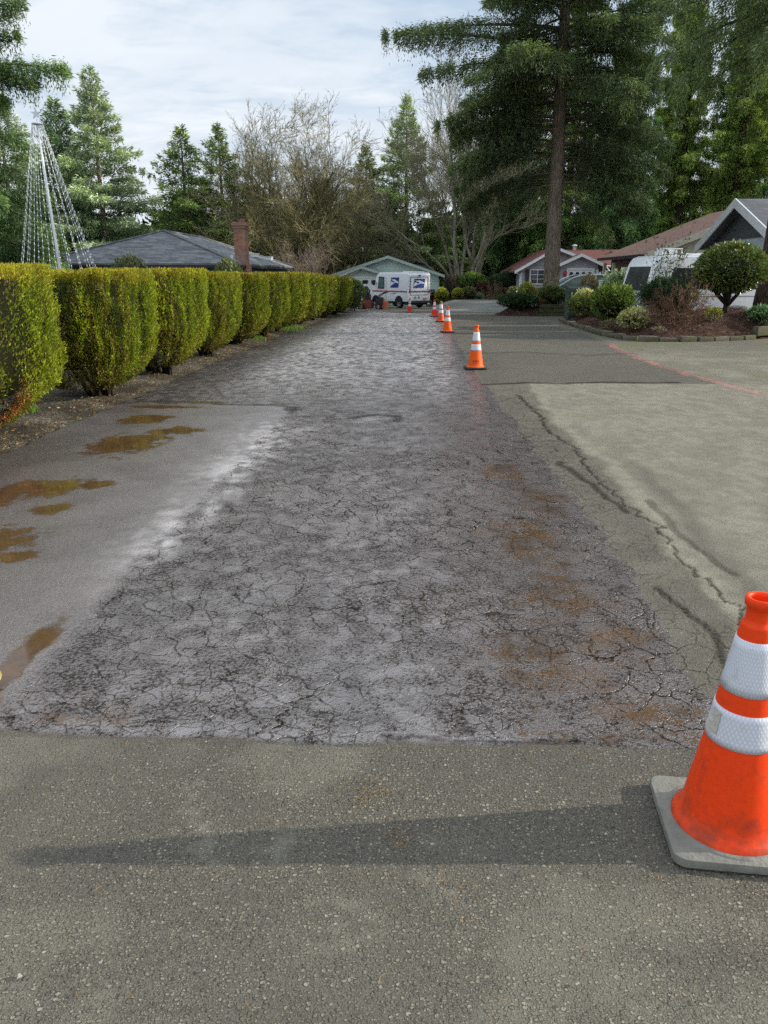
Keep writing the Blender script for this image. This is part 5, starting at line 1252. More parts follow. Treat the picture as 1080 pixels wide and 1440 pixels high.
conifer_copy(cB,'dark low conifer behind the stove pipe of the mint house',-6.3,82,.9,(1.1,1.1,.60))
conifer_copy(cC,'dark low conifer right of the slim pale one, behind the mint roof ridge',1.4,80,.2,(.9,.9,.62))
conifer_copy(cA,'grey-green conifer far left behind the ragged fir',-33.5,66,.8,(1.1,1.1,.98))
conifer_copy(cB,'dark conifer far left, low behind the light tree foot',-29.5,56,2.2,(1.0,1.0,.55))

# tall cedars behind the right-hand houses
CED1=dict(a=(0.032,0.049,0.014),b=(0.108,0.144,0.038),tip=(0.219,0.236,0.070)); CED2=dict(a=(0.023,0.042,0.014),b=(0.070,0.108,0.032),tip=(0.137,0.172,0.052)); CED3=dict(a=(0.019,0.037,0.016),b=(0.056,0.095,0.035),tip=(0.105,0.147,0.052))
def cedar(label,x,y,H,rad,seed,cols,nb=110,per=420,**k):
    o=at_tree('cedar_tree',label,x,y,group='tall cedars behind the right-hand houses')
    conifer_parts(o,H,k.pop('z0',.6),rad,nb,per,seed,spray=(.26,.058),rise=.05,droop=.42,hang=.36,strands=.5,cols=cols,trunk=(.42,.06),bark=M_BARK_CEDAR,limbs=False,prof=lambda u:(1-u*.93)**.55*np.clip(.75+u*2,0,1),**k); return o
e1=cedar('dark drooping cedar at the left end of the tall row, sweeping to the ground',7.6,72,21,4.0,31,CED3,150,1000)
e2=cedar('dark dense cedar directly behind the big fir trunk',12.4,70,25,3.9,32,CED2,170,1200)
e3=cedar('yellow-green cedar with sky showing through, above the brown roof ridge',21.5,70,27,3.6,33,CED1,180,1250,gap=.22)
def cedar_copy(src,label,x,y,rz,sc): return conifer_copy(src,label,x,y,rz,sc,'tall cedars behind the right-hand houses')
cedar_copy(e1,'dark cedar behind the left end of the brown roof',16.6,68,2.1,(1,1,1.18))
cedar_copy(e3,'tall yellow-green cedar behind the charcoal gable, left of its peak',25.8,69,1.3,(1,1,1.05))
cedar_copy(e2,'dark cedar above the peak of the charcoal gable',29.2,66,.7,(.95,.95,1.0))
cedar_copy(e3,'pale yellow-green cedar furthest to the right, by the picture edge',32.6,72,2.9,(1.05,1.05,1.0))
cedar_copy(e1,'second-row dark cedar between the big fir and the brown roof',10.2,82,.5,(1.1,1.1,1.0))
cedar_copy(e2,'second-row dark cedar above the middle of the brown roof',18.6,80,2.4,(1.0,1.0,.86))
cedar_copy(e3,'second-row pale cedar in the gap between the two yellow-green ones',23.8,80,.2,(1.0,1.0,.98))
cedar_copy(e1,'second-row dark cedar behind the charcoal house, far right',30.8,82,1.7,(1.1,1.1,1.1))
cedar_copy(e2,'dense dark cedar closing the gap at the far right, behind the pale one',35.2,78,1.0,(1.15,1.15,1.0))
cedar_copy(e1,'dense cedar behind the charcoal roof, right of its gable peak',28.2,76,3.0,(1.15,1.15,1.25))
# conifers standing off to the right whose long shadows reach over the road
for i,(x,y,sc) in enumerate([(33,38,1.1),(37,46,1.2),(34,54,1.15)]):
    o=conifer_copy(e2,'cedar',x,y,i*1.3,sc); o['label']='tall cedar off to the right beyond the charcoal garage house, outside the picture'; o['group']='cedars outside the picture'

# ---- bare deciduous trees
def seg_tubes(S,nside,name,mat,parent,col=None):
    """S: (n,8) p0,p1,r0,r1 -> open tubes"""
    S=np.asarray(S); p0=S[:,0:3];p1=S[:,3:6];r0=S[:,6];r1=S[:,7]; d=unit(p1-p0)
    ref=np.where(np.abs(d[:,2:3])<.9,np.array([[0,0,1.]]),np.array([[1.,0,0]])); a=unit(np.cross(d,ref)); b=np.cross(d,a); V=[]
    ang=np.arange(nside)*2*np.pi/nside
    ring=np.cos(ang)[None,:,None]*a[:,None,:]+np.sin(ang)[None,:,None]*b[:,None,:]
    A=p0[:,None,:]+ring*r0[:,None,None]; B=p1[:,None,:]+ring*r1[:,None,None]
    V=np.concatenate([A,B],1).reshape(-1,3); n=len(S); base=(np.arange(n)*2*nside)[:,None]; j=np.arange(nside); jn=(j+1)%nside
    F=np.stack([base+j,base+jn,base+nside+jn,base+nside+j],-1).reshape(-1,4)
    return raw_mesh(name,V,F,mat,parent,smooth=True)
def grow(rg,stems,levels,spread,seglen,up=.25,wig=.18,shrink=.72,twigs=3,rmin=.006,dens=1.0,bare=.12):
    thick=[];thin=[]
    def rec(p,d,L,r,lv):
        ns=max(2,int(L/seglen[min(lv,len(seglen)-1)])); sl=L/ns; rr=r
        for i in range(ns):
            d=(d+Vector(rg.normal(0,wig,3))+Vector((0,0,up*.12*(1 if lv<3 else .6)))).normalized()
            q=p+d*sl; r2=r*(1-.72*(i+1)/ns); r2=max(r2,rmin*.6)
            (thick if rr>.028 else thin).append((*p,*q,max(rr,rmin*.6),r2)); p=q; rr=r2
            if lv<levels and i>=(max(1,int(ns*bare)) if lv==0 else 0):
                nchild=twigs if lv>=1 else max(1,twigs-1)
                for _ in range(nchild):
                    if rg.uniform()>.62*dens: continue
                    ax=Vector(rg.normal(0,1,3)); sd=d.cross(ax).normalized(); a=rg.uniform(*spread)
                    nd=(d*math.cos(a)+sd*math.sin(a)).normalized(); rec(p,nd,L*shrink*rg.uniform(.45,.95)*(1-.35*i/ns),max(rmin,rr*.55),lv+1)
    for (p,d,L,r) in stems: rec(Vector(p),Vector(d).normalized(),L,r,0)
    return thick,thin
def bare_tree(label,x,y,stems,seed,levels=4,spread=(.35,.9),mat=M_MOSSY,twmat=None,group='bare deciduous trees at the road end',dz=0,dens=1.0,rmin=.010,up=.25,cat='tree',name='bare_tree',shrink=.68,seglen=(.9,.6,.4,.3),twigs=3,wig=.16,bare=.12):
    o=at_tree(name,label,x,y,dz,group,cat=cat); rg=np.random.default_rng(seed)
    th,tn=grow(rg,stems,levels,spread,seglen,up,wig,shrink,twigs,rmin,dens,bare)
    if th: seg_tubes(th,7,'trunk',mat,o)
    if tn: seg_tubes(tn,3,'crown',twmat or M_TWIG,o)
    print(label[:30],len(th),len(tn)); return o
def vase(rg,n,L,r,tilt,ring=.3,az0=0):
    out=[]
    for k in range(n):
        a=az0+2*math.pi*k/n+rg.normal(0,.25); t=rg.uniform(*tilt); out.append(((ring*math.cos(a),ring*math.sin(a),-.2),(math.cos(a)*math.sin(t),math.sin(a)*math.sin(t),math.cos(t)),L*rg.uniform(.8,1.1),r*rg.uniform(.6,1.1)))
    return out
M_TWIG_G=simple('mossy_twigs',(.27,.235,.115),.9,.35,1.2,.2); M_TWIG_B=simple('brown_twigs',(.25,.215,.13),.9,.3,1.2,.2); M_TWIG_P=simple('pinkish_twigs',(.40,.29,.22),.9,.25,1.2,.2); M_TWIG_W=simple('pale_twigs',(.31,.28,.18),.9,.25,1.2,.2)
rg=np.random.default_rng(5)
bare_tree('wide mossy bare maple with many upright limbs behind the brick chimney',-10.6,64,vase(rg,10,10.9,.26,(.05,.50)),41,4,(.30,.85),M_MOSSY,M_TWIG_G,dz=.2,dens=.90,rmin=.0125,twigs=3,bare=.20)
bare_tree('smaller bare tree with fine brown twigs, right of the wide mossy maple',-5.9,67,vase(rg,5,8.4,.15,(.05,.42)),42,4,(.3,.8),M_MOSSY,M_TWIG_B,dz=.2,dens=.85,rmin=.012)
bare_tree('tall pale multi-stemmed bare tree with leaning mossy limbs, right of the mint house',3.9,66,vase(rg,13,12.0,.23,(.02,.30),.75)+[((-.3,0,.3),(-.62,0,.9),9.5,.13),((-.3,.2,.3),(-.95,.1,.85),8.5,.11),((.3,0,.2),(.5,0,.9),6.0,.13)],43,4,(.25,.60),M_PALE,M_TWIG_W,dz=.4,dens=.74,rmin=.012,bare=.36,wig=.12,up=.35)
bare_tree('low spreading bare tree with arching dark limbs between the pale tree and the cedars',6.4,74,vase(rg,4,5.5,.12,(.3,.9)),44,2,(.35,.9),M_MOSSY,M_TWIG_G,dz=.4,dens=.6,rmin=.013)
bare_tree('pinkish twiggy bare shrub behind the far end of the hedge',-7.0,50,vase(rg,26,3.0,.030,(.05,.75),.5),45,2,(.2,.6),M_TWIG_P,M_TWIG_P,group='bare shrubs',dz=.35,dens=.9,rmin=.012,cat='shrub',name='bare_shrub',seglen=(.4,.3,.25))
bare_tree('slim bare sapling tangle low behind the hedge end, left of the mint garage',-8.9,60,vase(rg,6,4.6,.06,(.1,.5)),46,3,(.3,.7),M_MOSSY,M_TWIG_G,dz=.2,dens=.9,rmin=.013)

# the far wood that closes the view
def far_wood():
    rg=np.random.default_rng(77); n=90000
    x=rg.uniform(-75,75,n); y=rg.uniform(96,112,n); 
    top=5.0+5.0*fbm(x,y*0,7.0,5,3)+3.0*fbm(x,y*0,1.8,6,2)
    z=top*rg.uniform(0,1,n)**.8-1.0
    tw=np.clip(1-z/np.maximum(top,.1),0,1)
    P=np.stack([x,y,z],-1); D=rg.normal(0,1,(n,3)); D[:,2]-=.4
    C=np.array([.020,.032,.012])*(1-rg.uniform(0,1,(n,1)))+np.array([.06,.075,.03])*rg.uniform(0,1,(n,1))
    C*=(.45+.75*(fbm(x,z,1.5,9,3)))[:,None]
    o=leaves_mesh(P,D,rg.uniform(.5,1.1,n),rg.uniform(.25,.5,n),C,'far_woods',M_NEEDLE,None,rg=rg)
    tag(o,'dark distant woods closing the view behind houses and trees','woods',kind='stuff')
far_wood()
# ------------------------------------------------------------------ beds, bank and their plants
def soil_strip(name,c1,c2,c3):
    t=NT(name); p=t.pos(); vc=t.voro(p,38,out='Color'); s=t.new('ShaderNodeSeparateColor'); t.l.new(vc,s.inputs[0]); n=t.noise(p,2.5,5,.65); vd=t.voro(p,38)
    c=t.ramp(s.outputs[0],[(0,c1),(.6,c2),(1,c3)]); c=t.mix(t.rng(n,.4,.65),c,c1)
    t.set(base=c,rough=.95,spec=.2,normal=t.bump(t.rng(vd,0,.7,1,0),1,.03)); return t.m
M_MULCH=soil_strip('bark_mulch',(.042,.022,.015),(.105,.052,.036),(.20,.11,.075))
def inside(poly,X,Y):
    r=np.zeros(X.shape,bool); n=len(poly)
    for i in range(n):
        x0,y0=poly[i];x1,y1=poly[(i+1)%n]
        c=((y0>Y)!=(y1>Y))&(X<(x1-x0)*(Y-y0)/((y1-y0)+1e-12)+x0); r^=c
    return r
def bed(name,poly,hmax,width,seed,mat,step=.14,base=.05,peak=None):
    xs=np.arange(min(p[0] for p in poly)-.1,max(p[0] for p in poly)+.2,step); ys=np.arange(min(p[1] for p in poly)-.1,max(p[1] for p in poly)+.2,step)
    X,Y=np.meshgrid(xs,ys); ins=inside(poly,X,Y); d=segdist(X,Y,poly+[poly[0]])
    d=np.where(ins,d,-d)
    H=hmax*sstep(0,width,d)*(.7+.6*fbm(X,Y,1.4,seed,3))
    if peak: H=H+peak[2]*np.exp(-((X-peak[0])**2+(Y-peak[1])**2)/peak[3]**2)*sstep(0,.9,d)
    Z=zg(Y)+base+H+(fbm(X,Y,.22,seed+4,3)-.5)*.05-np.clip(-d,0,.3)*.9
    nx=len(xs); I,J=np.meshgrid(np.arange(nx-1),np.arange(len(ys)-1)); keep=(d[:-1,:-1]>-.22)
    a=(J*nx+I)[keep]; F=np.stack([a,a+1,a+nx+1,a+nx],-1)
    o=raw_mesh(name,np.stack([X,Y,Z],-1).reshape(-1,3),F,mat,smooth=True); o['kind']='structure'
    def hz(x,y):
        i=int(np.clip(np.searchsorted(xs,x),0,nx-1)); j=int(np.clip(np.searchsorted(ys,y),0,len(ys)-1)); return float(Z[j,i])
    return hz
BEDP=[(5.45,30.7),(5.15,28.6),(4.98,26.4),(4.88,23.5),(4.86,20.9),(5.0,19.5),(5.45,18.95),(6.2,18.9),(7.0,19.1),(8.0,19.6),(8.8,20.1),(10.5,20.8),(13,21.6),(13,23.4),(7.6,23.35),(6.45,23.6),(6.4,26),(7.1,28.4),(7.3,30.3),(6.4,31)]
hb=bed('garden_bed',BEDP,.22,.9,3,M_MULCH,peak=(8.2,21.6,.42,1.7))
ISL=[(3.45,36.6),(3.6,35.5),(4.4,35.0),(5.2,34.9),(8.1,35.0),(9.4,36.4),(9.4,39),(6,39.8),(4.2,39.2)]
hi=bed('island_bed',ISL,.34,.8,4,M_MULCH,.18)

# edging blocks, each a block of its own
def edging():
    t=NT('mossy_concrete'); v=t.coord(); n=t.noise(v,5,5,.65); n2=t.noise(v,24,4,.6); oi=t.new('ShaderNodeObjectInfo').outputs['Random']
    c=t.mix(t.rng(n2,.3,.7),(.10,.085,.062),(.22,.19,.145)); c=t.mix(t.rng(t.math('ADD',n,t.math('MULTIPLY',oi,.2)),.54,.74),c,(.085,.095,.035)); c=t.mix(t.math('MULTIPLY',t.rng(oi,0,1),.4),c,(.07,.06,.045))
    t.set(base=c,rough=.95,spec=.2,normal=t.bump(n2,.6,.02))
    pts=[Vector((x,y)) for x,y in BEDP[:14]]; out=[]; acc=0.0; L_=.46
    for a,b in zip(pts[:-1],pts[1:]):
        d=(b-a); l=d.length; s=acc
        while s<l: out.append((a+d*(s/l),math.atan2(d.y,d.x))); s+=L_
        acc=s-l
    src=None; r=random.Random(4)
    for k,(p,a) in enumerate(out):
        x,y=p; z=zf(y)+.004
        if src is None:
            m=MB(); m.box((0,0,.055),(.44,.17,.15)); src=m.build('edging_block',t.m,None,bevel=.022,seg=2,autosmooth=True); o=src
        else: o=src.copy(); COL.objects.link(o)
        o.location=(x,y,z+r.uniform(-.012,.012)+(.10 if x>8.3 else 0)); o.rotation_euler=(r.uniform(-.05,.05),r.uniform(-.04,.04),a+r.uniform(-.05,.05)); o.scale=(r.uniform(.9,1.03),r.uniform(.92,1.1),r.uniform(.70,1.05)*(1.5 if x>8.3 else 1))
        tag(o,'mossy grey-brown concrete edging block in the curved border of the garden bed','edging block','edging blocks round the right-hand garden bed')
edging()
def sleeper_wall():
    t=thing('retaining_wall','low dark mossy retaining wall of stacked sleepers along the front of the island bed','retaining wall',(5.2,34.86,zf(35)))
    wm_=bark_mat('old_sleepers',(.022,.019,.014),(.065,.055,.04),(.07,.085,.025),(3,14,14),.6,.6)
    for k,(x0,x1,z) in enumerate(((-.1,2.9,.09),(.0,2.8,.265),(.05,2.75,.44))):
        m=MB(); m.box(((x0+x1)/2,.03*k,z-.02),(x1-x0,.20,.165)); m.build('sleeper',wm_,t,bevel=.02)
    m=MB(); m.box((2.85,1.2,.2),(.2,2.4,.4),R(-8)); m.build('return_sleeper',wm_,t,bevel=.02)
sleeper_wall()

# the side road rising to the right past the island, and the planted bank beyond it
def side_road():
    def z_(X,Y): return zg(Y)+.012+.50*sstep(46,57.5,Y+ (X-4)*.25)*sstep(.6,2.6,X)
    xs=np.linspace(.5,16,40); ys=np.linspace(41,58,46); X,Y=np.meshgrid(xs,ys); Z=z_(X,Y)-.03*(X<.9)-.03*(Y<41.6)
    t=NT('side_road_asphalt'); p=t.pos(); n=t.noise(p,.6,6,.65); n2=t.noise(p,30,3,.6); c=t.mix(t.rng(n2,.3,.7),(.095,.096,.088),(.15,.15,.138)); c=t.mix(t.rng(n,.42,.62),c,(.20,.195,.165)); c=t.mix(t.math('MULTIPLY',t.rng(t.noise(p,.35,5,.7),.56,.66),.6),c,(.12,.14,.045))
    t.set(base=c,rough=.85,spec=.3,normal=t.bump(n2,.5,.01))
    nx=len(xs); I,J=np.meshgrid(np.arange(nx-1),np.arange(len(ys)-1)); a=(J*nx+I).ravel()
    o=raw_mesh('side_road',np.stack([X,Y,Z],-1).reshape(-1,3),np.stack([a,a+1,a+nx+1,a+nx],-1),t.m,smooth=True); o['kind']='structure'
    xs=np.linspace(.55,13,50); ys=np.linspace(55.5,80,60); X,Y=np.meshgrid(xs,ys); Z=z_(X,Y)-.02+.10*sstep(.0,.6,Y-56.9+.25*(X-4)*.0)+ .5*sstep(58,66,Y)*sstep(1,3,X)+(fbm(X,Y,.6,8,3)-.5)*.12*sstep(57,58,Y)
    nx=len(xs); I,J=np.meshgrid(np.arange(nx-1),np.arange(len(ys)-1)); a=(J*nx+I).ravel()
    o=raw_mesh('planted_bank',np.stack([X,Y,Z],-1).reshape(-1,3),np.stack([a,a+1,a+nx+1,a+nx],-1),soil_strip('bank_soil',(.03,.024,.015),(.06,.055,.03),(.09,.09,.045)),smooth=True); o['kind']='structure'
    return z_
zb=side_road()

def shrub(name,label,x,y,z,rx,ry,h,n,L,W,cols,seed,group=None,mat=None,core=(.010,.013,.006),coreamt=.74,up=.35,ragged=.22,flowers=None,stems=False,foot=.0,shape=2.2,cat='shrub',zlift=0.0):
    """leafy shrub: leaves in clumps over an uneven rounded body, dark inside"""
    rg=np.random.default_rng(seed); t=thing(name,label,cat,(x,y,z),rg.uniform(0,6.28),group)
    v=unit(rg.normal(size=(n,3))); v[:,2]=np.abs(v[:,2])*rg.choice([1,1,1,1,-.8],n)
    ph=np.arctan2(v[:,1],v[:,0]); lump=(fbm(ph*2.0+seed,v[:,2]*1.8+3,.55,seed,3)-.5)*2*ragged+(fbm(ph*5+seed,v[:,2]*4,.5,seed+2,2)-.5)*ragged
    rad=(1+lump)*(rg.uniform(0,1,n)**.33*.36+.66)
    P=np.stack([v[:,0]*rx*rad,v[:,1]*ry*rad,h*.5+v[:,2]*h*.5*rad*1.0],-1); P[:,2]=np.maximum(P[:,2],.02+rg.uniform(0,.06,n))+zlift
    D=v*rg.uniform(.3,1.0,(n,1))+np.array([0,0,up])+rg.normal(0,.45,(n,3))
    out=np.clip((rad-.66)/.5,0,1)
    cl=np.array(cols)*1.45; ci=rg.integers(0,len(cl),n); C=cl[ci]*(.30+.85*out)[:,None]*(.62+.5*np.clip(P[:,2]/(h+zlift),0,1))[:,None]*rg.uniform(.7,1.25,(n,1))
    if flowers is not None:
        fc,amt=flowers; pick=(rg.uniform(0,1,n)<amt)&(out>.45); C=np.where(pick[:,None],np.array(fc)*rg.uniform(.7,1.2,(n,1)),C)
    ex=None
    if coreamt>0:
        cV,cF,cC=rounded_core(rx*coreamt,ry*coreamt,h*.5*coreamt,h*.48+zlift,seed,16,10,c=core); k=1+.18*(fbm(cV[:,0]*3+seed,cV[:,1]*3+cV[:,2]*2,.5,seed,2)-.5)[:,None]*2
        cV=cV*k; ex=(cV,cF,cC)
    leaves_mesh(P,D,L*rg.uniform(.6,1.3,n),W*rg.uniform(.7,1.25,n),C,'crown',mat or M_LEAF,t,extra=ex,rg=rg,fold=.08)
    m=MB()
    for k in range(7):
        a=rg.uniform(0,6.28); m.tube([(0.05*math.cos(a),.05*math.sin(a),-.08),(rx*.3*math.cos(a),ry*.3*math.sin(a),h*.25+zlift*.6),(rx*.6*math.cos(a),ry*.6*math.sin(a),h*.6+zlift)],[.022,.016,.006],5)
    m.build('stems',M_TWIG,t,smooth=True); return t
def twiggy(name,label,x,y,z,r,h,n,seed,mat,leafcols=None,nl=0,L=.05,group=None,levels=2,tilt=(.1,1.0),rs=.014):
    rg=np.random.default_rng(seed); t=thing(name,label,'shrub',(x,y,z),0,group)
    th,tn=grow(rg,vase(rg,n,h,rs,tilt,.08),levels,(.25,.7),(.18,.14,.10),.2,.16,.6,3,.0045,.9)
    S=th+tn; S=np.array(S); k=np.maximum(np.hypot(S[:,3],S[:,4])/r,1); S[:,3]/=k;S[:,4]/=k
    seg_tubes(S,3,'stems',mat,t)
    if nl:
        idx=rg.integers(0,len(S),nl); P=S[idx,3:6]+rg.normal(0,.02,(nl,3)); cl=np.array(leafcols); C=cl[rg.integers(0,len(cl),nl)]*rg.uniform(.6,1.3,(nl,1))
        leaves_mesh(P,rg.normal(0,1,(nl,3)),L*rg.uniform(.6,1.3,nl),L*.45*rg.uniform(.7,1.2,nl),C,'crown',M_LEAF,t,rg=rg)
    return t
YG=[(.20,.23,.030),(.28,.27,.035),(.14,.19,.025)]; MG=[(.085,.14,.030),(.12,.18,.040),(.06,.10,.022)]; DG=[(.030,.060,.024),(.045,.085,.032),(.022,.045,.020)]; OL=[(.085,.105,.035),(.12,.135,.045),(.06,.08,.03)]; CR=[(.48,.43,.22),(.36,.34,.15),(.22,.26,.08),(.55,.50,.30)]; VG=[(.17,.25,.15),(.30,.36,.24),(.09,.15,.08),(.22,.30,.19)]; RB=[(.12,.060,.035),(.17,.085,.05),(.09,.075,.03),(.21,.12,.075)]; TAN=[(.20,.15,.09),(.14,.12,.06),(.10,.11,.04)]
GB='garden shrubs in the right-hand bed'
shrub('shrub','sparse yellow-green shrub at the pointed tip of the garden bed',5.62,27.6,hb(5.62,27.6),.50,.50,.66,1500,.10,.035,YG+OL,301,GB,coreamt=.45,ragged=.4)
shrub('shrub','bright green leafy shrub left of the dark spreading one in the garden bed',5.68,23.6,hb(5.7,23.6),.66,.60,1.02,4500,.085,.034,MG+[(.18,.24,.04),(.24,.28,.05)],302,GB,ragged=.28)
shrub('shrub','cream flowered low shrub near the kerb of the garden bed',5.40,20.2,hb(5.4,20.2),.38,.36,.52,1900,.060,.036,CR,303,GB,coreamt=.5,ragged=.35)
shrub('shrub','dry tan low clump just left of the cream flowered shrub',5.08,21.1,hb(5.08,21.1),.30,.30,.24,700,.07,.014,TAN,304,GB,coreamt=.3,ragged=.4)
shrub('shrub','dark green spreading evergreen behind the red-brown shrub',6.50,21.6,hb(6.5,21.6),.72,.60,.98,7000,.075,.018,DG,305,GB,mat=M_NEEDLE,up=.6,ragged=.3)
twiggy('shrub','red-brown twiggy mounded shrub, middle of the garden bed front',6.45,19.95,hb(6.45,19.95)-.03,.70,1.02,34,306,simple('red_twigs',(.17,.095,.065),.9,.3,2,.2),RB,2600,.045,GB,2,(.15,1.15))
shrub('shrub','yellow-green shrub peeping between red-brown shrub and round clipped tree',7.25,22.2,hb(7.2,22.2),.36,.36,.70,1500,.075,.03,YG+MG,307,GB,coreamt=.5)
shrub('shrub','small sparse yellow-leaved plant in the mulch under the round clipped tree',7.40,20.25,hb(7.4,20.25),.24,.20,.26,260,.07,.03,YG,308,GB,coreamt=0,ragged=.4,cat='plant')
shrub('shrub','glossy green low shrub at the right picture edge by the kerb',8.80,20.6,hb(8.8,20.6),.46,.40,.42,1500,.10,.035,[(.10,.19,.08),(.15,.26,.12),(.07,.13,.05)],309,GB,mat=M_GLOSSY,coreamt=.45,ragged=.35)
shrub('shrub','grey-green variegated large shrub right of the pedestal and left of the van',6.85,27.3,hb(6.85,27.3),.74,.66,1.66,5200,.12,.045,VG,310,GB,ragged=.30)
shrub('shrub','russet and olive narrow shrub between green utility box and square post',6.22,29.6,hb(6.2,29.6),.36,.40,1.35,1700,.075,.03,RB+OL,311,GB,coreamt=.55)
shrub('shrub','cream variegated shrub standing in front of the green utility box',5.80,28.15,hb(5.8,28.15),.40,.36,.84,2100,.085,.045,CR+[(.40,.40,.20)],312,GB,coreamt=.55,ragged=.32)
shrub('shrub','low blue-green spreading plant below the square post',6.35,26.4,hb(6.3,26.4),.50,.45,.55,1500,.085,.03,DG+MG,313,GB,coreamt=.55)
shrub('shrub','tiny pale dead tuft in the mulch beside the cream flowered shrub',5.85,19.5,hb(5.85,19.5),.15,.10,.07,120,.08,.01,[(.40,.34,.24),(.30,.25,.17)],314,GB,coreamt=0,cat='plant')
# tall open shrub before the van windows
def open_shrub():
    t=twiggy('shrub','tall open shrub with bare stems and dark leaf clusters before the van windows',6.95,22.75,hb(6.95,22.75)-.05,.95,2.15,9,315,simple('dull_stems',(.06,.05,.035),.9,.2,3,.2),[(.055,.10,.045),(.09,.15,.07),(.12,.15,.05),(.05,.08,.04)],620,.10,GB,1,(.05,.55),.014)
open_shrub()
# the round clipped tree
def round_tree():
    x,y=7.93,20.9; z=hb(x,y)
    rg=np.random.default_rng(320); t=thing('clipped_tree','round clipped broad-leaved small tree with short forked trunk in the garden bed','tree',(x,y,z-.03))
    m=MB(); m.tube([(0,0,-.1),(.0,0,.12),(.01,.0,.34),(-.02,.02,.62)],[.10,.078,.07,.06],10)
    for a,l in ((3.0,.50),(.3,.50),(1.6,.4),(4.6,.4),(2.3,.45),(5.5,.45)): m.tube([(0,0,.20+.05*math.sin(a)),(math.cos(a)*l*.55,math.sin(a)*l*.55,.46),(math.cos(a)*l,math.sin(a)*l,.85),(math.cos(a)*l*1.2,math.sin(a)*l*1.2,1.15)],[.05,.036,.024,.012],7)
    m.build('trunk',bark_mat('dark_smooth_bark',(.035,.028,.02),(.08,.068,.05)),t,smooth=True)
    n=9500; v=unit(rg.normal(size=(n,3))); ph=np.arctan2(v[:,1],v[:,0]); l1=(fbm(ph*2.2,v[:,2]*2,.45,9,3)-.5)*.22; rad=(1+l1)*(.70+.32*rg.uniform(0,1,n)**.4)
    P=np.stack([v[:,0]*.84*rad,v[:,1]*.84*rad,1.03+v[:,2]*np.where(v[:,2]>0,.66,.48)*rad],-1); D=v+rg.normal(0,.5,(n,3))+np.array([0,0,.15]); out=np.clip((rad-.70)/.4,0,1)
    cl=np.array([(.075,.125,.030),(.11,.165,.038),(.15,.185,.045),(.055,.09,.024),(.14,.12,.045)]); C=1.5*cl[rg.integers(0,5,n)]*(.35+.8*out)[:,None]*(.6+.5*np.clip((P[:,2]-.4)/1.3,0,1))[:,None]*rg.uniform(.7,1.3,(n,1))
    cV,cF,cC=rounded_core(.62,.62,.44,1.06,8,18,12,c=(.012,.016,.007))
    leaves_mesh(P,D,.095*rg.uniform(.7,1.3,n),.042*rg.uniform(.8,1.2,n),C,'crown',M_GLOSSY,t,extra=(cV,cF,cC),rg=rg,fold=.08)
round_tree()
# rocks by the right-hand trunk
def rocks():
    m_=simple('grey_rock',(.30,.29,.27),.9,.25,7,.3,bump=.5,bscale=14); src=None
    for k,(x,y,s,l) in enumerate([(8.75,22.3,.26,'flat grey rock left of the right-hand fir trunk foot'),(9.5,21.6,.30,'largest grey rock lying in front of the right-hand fir trunk'),(8.30,22.6,.16,'small grey rock behind the stem of the round clipped tree')]):
        rg=np.random.default_rng(330+k); V,F,_=rounded_core(s,s*.7,s*.38,0,k,14,9,expo=2.6); V=V*(1+.35*(fbm(V[:,0]*4/s*.3+k*9,V[:,1]*4/s*.3+V[:,2]*5,.5,k,3)-.5))[:,None]
        o=raw_mesh('rock',V,F,m_,smooth=True); o.location=(x,y,hb(x,y)+s*.16); tag(o,l,'rock','grey rocks in the garden bed')
rocks()
# island bed plants
IB='plants on the island bed'
shrub('juniper_shrub','low wide dark juniper at the left tip of the island bed',4.42,35.9,hi(4.4,35.9)-.05,1.05,.7,.60,6500,.13,.030,DG+[(.07,.10,.04)],340,IB,mat=M_NEEDLE,up=.15,ragged=.3,shape=2)
shrub('shrub','yellow-flowered light shrub left of the big fir trunk',4.95,37.0,hi(4.95,37),.42,.40,1.02,1500,.10,.045,YG+[(.35,.33,.10)],341,IB,coreamt=.5,ragged=.35)
shrub('shrub','mid green broad shrub wrapped round the foot of the big fir trunk',5.85,35.75,hi(5.85,35.7),.68,.5,.86,3200,.10,.035,MG+OL,342,IB,ragged=.3)
shrub('shrub','dull brown-green low shrub right of the big fir trunk above the sleeper wall',6.9,36.0,hi(6.9,36),.55,.45,.58,1700,.085,.03,TAN+OL,343,IB,coreamt=.55,ragged=.3)
shrub('shrub','dark low shrub on the right end of the island bed behind the utility box',8.2,36.6,hi(8.2,36.6),.7,.5,.9,2200,.10,.03,DG+OL,344,IB)
shrub('shrub','small red-brown heather clump beside the juniper on the island bed',5.35,35.45,hi(5.35,35.45),.30,.25,.36,900,.07,.014,RB,345,IB,coreamt=.45)
# bank plants beyond the side road
BB='shrubs on the bank beyond the side road'
def bz(x,y): return float(zb(np.array(x),np.array(y)))+.05+.5*float(sstep(58,66,np.array(y)))*float(sstep(1,3,np.array(x)))
def bshrub(label,x,y,w,h,cols,seed,n=1500,L=.14,W=.06,**k): return shrub('shrub',label,x,y,bz(x,y)-.08,w/2,w/2*.9,h,n,L,W,cols,seed,BB,**k)
bshrub('dark purple-brown low shrub at the right corner of the mint house',1.15,58.4,.95,.9,[(.05,.03,.025),(.08,.045,.035)],350)
bshrub('yellow-green speckled shrub just right of the mint house',1.62,57.7,.95,1.0,YG+[(.36,.33,.06)],351)
bshrub('dark brown upright weeping shrub between two yellow-green bushes',2.28,58.6,.80,1.75,[(.055,.040,.032),(.085,.062,.048),(.04,.03,.025)],352,1900,.20,.03,up=-.5)
bshrub('round yellow-green ball shrub on the bank edge',2.78,57.6,.92,.80,[(.26,.27,.03),(.20,.24,.03),(.32,.30,.04)],353,1700,.10,.045,ragged=.12)
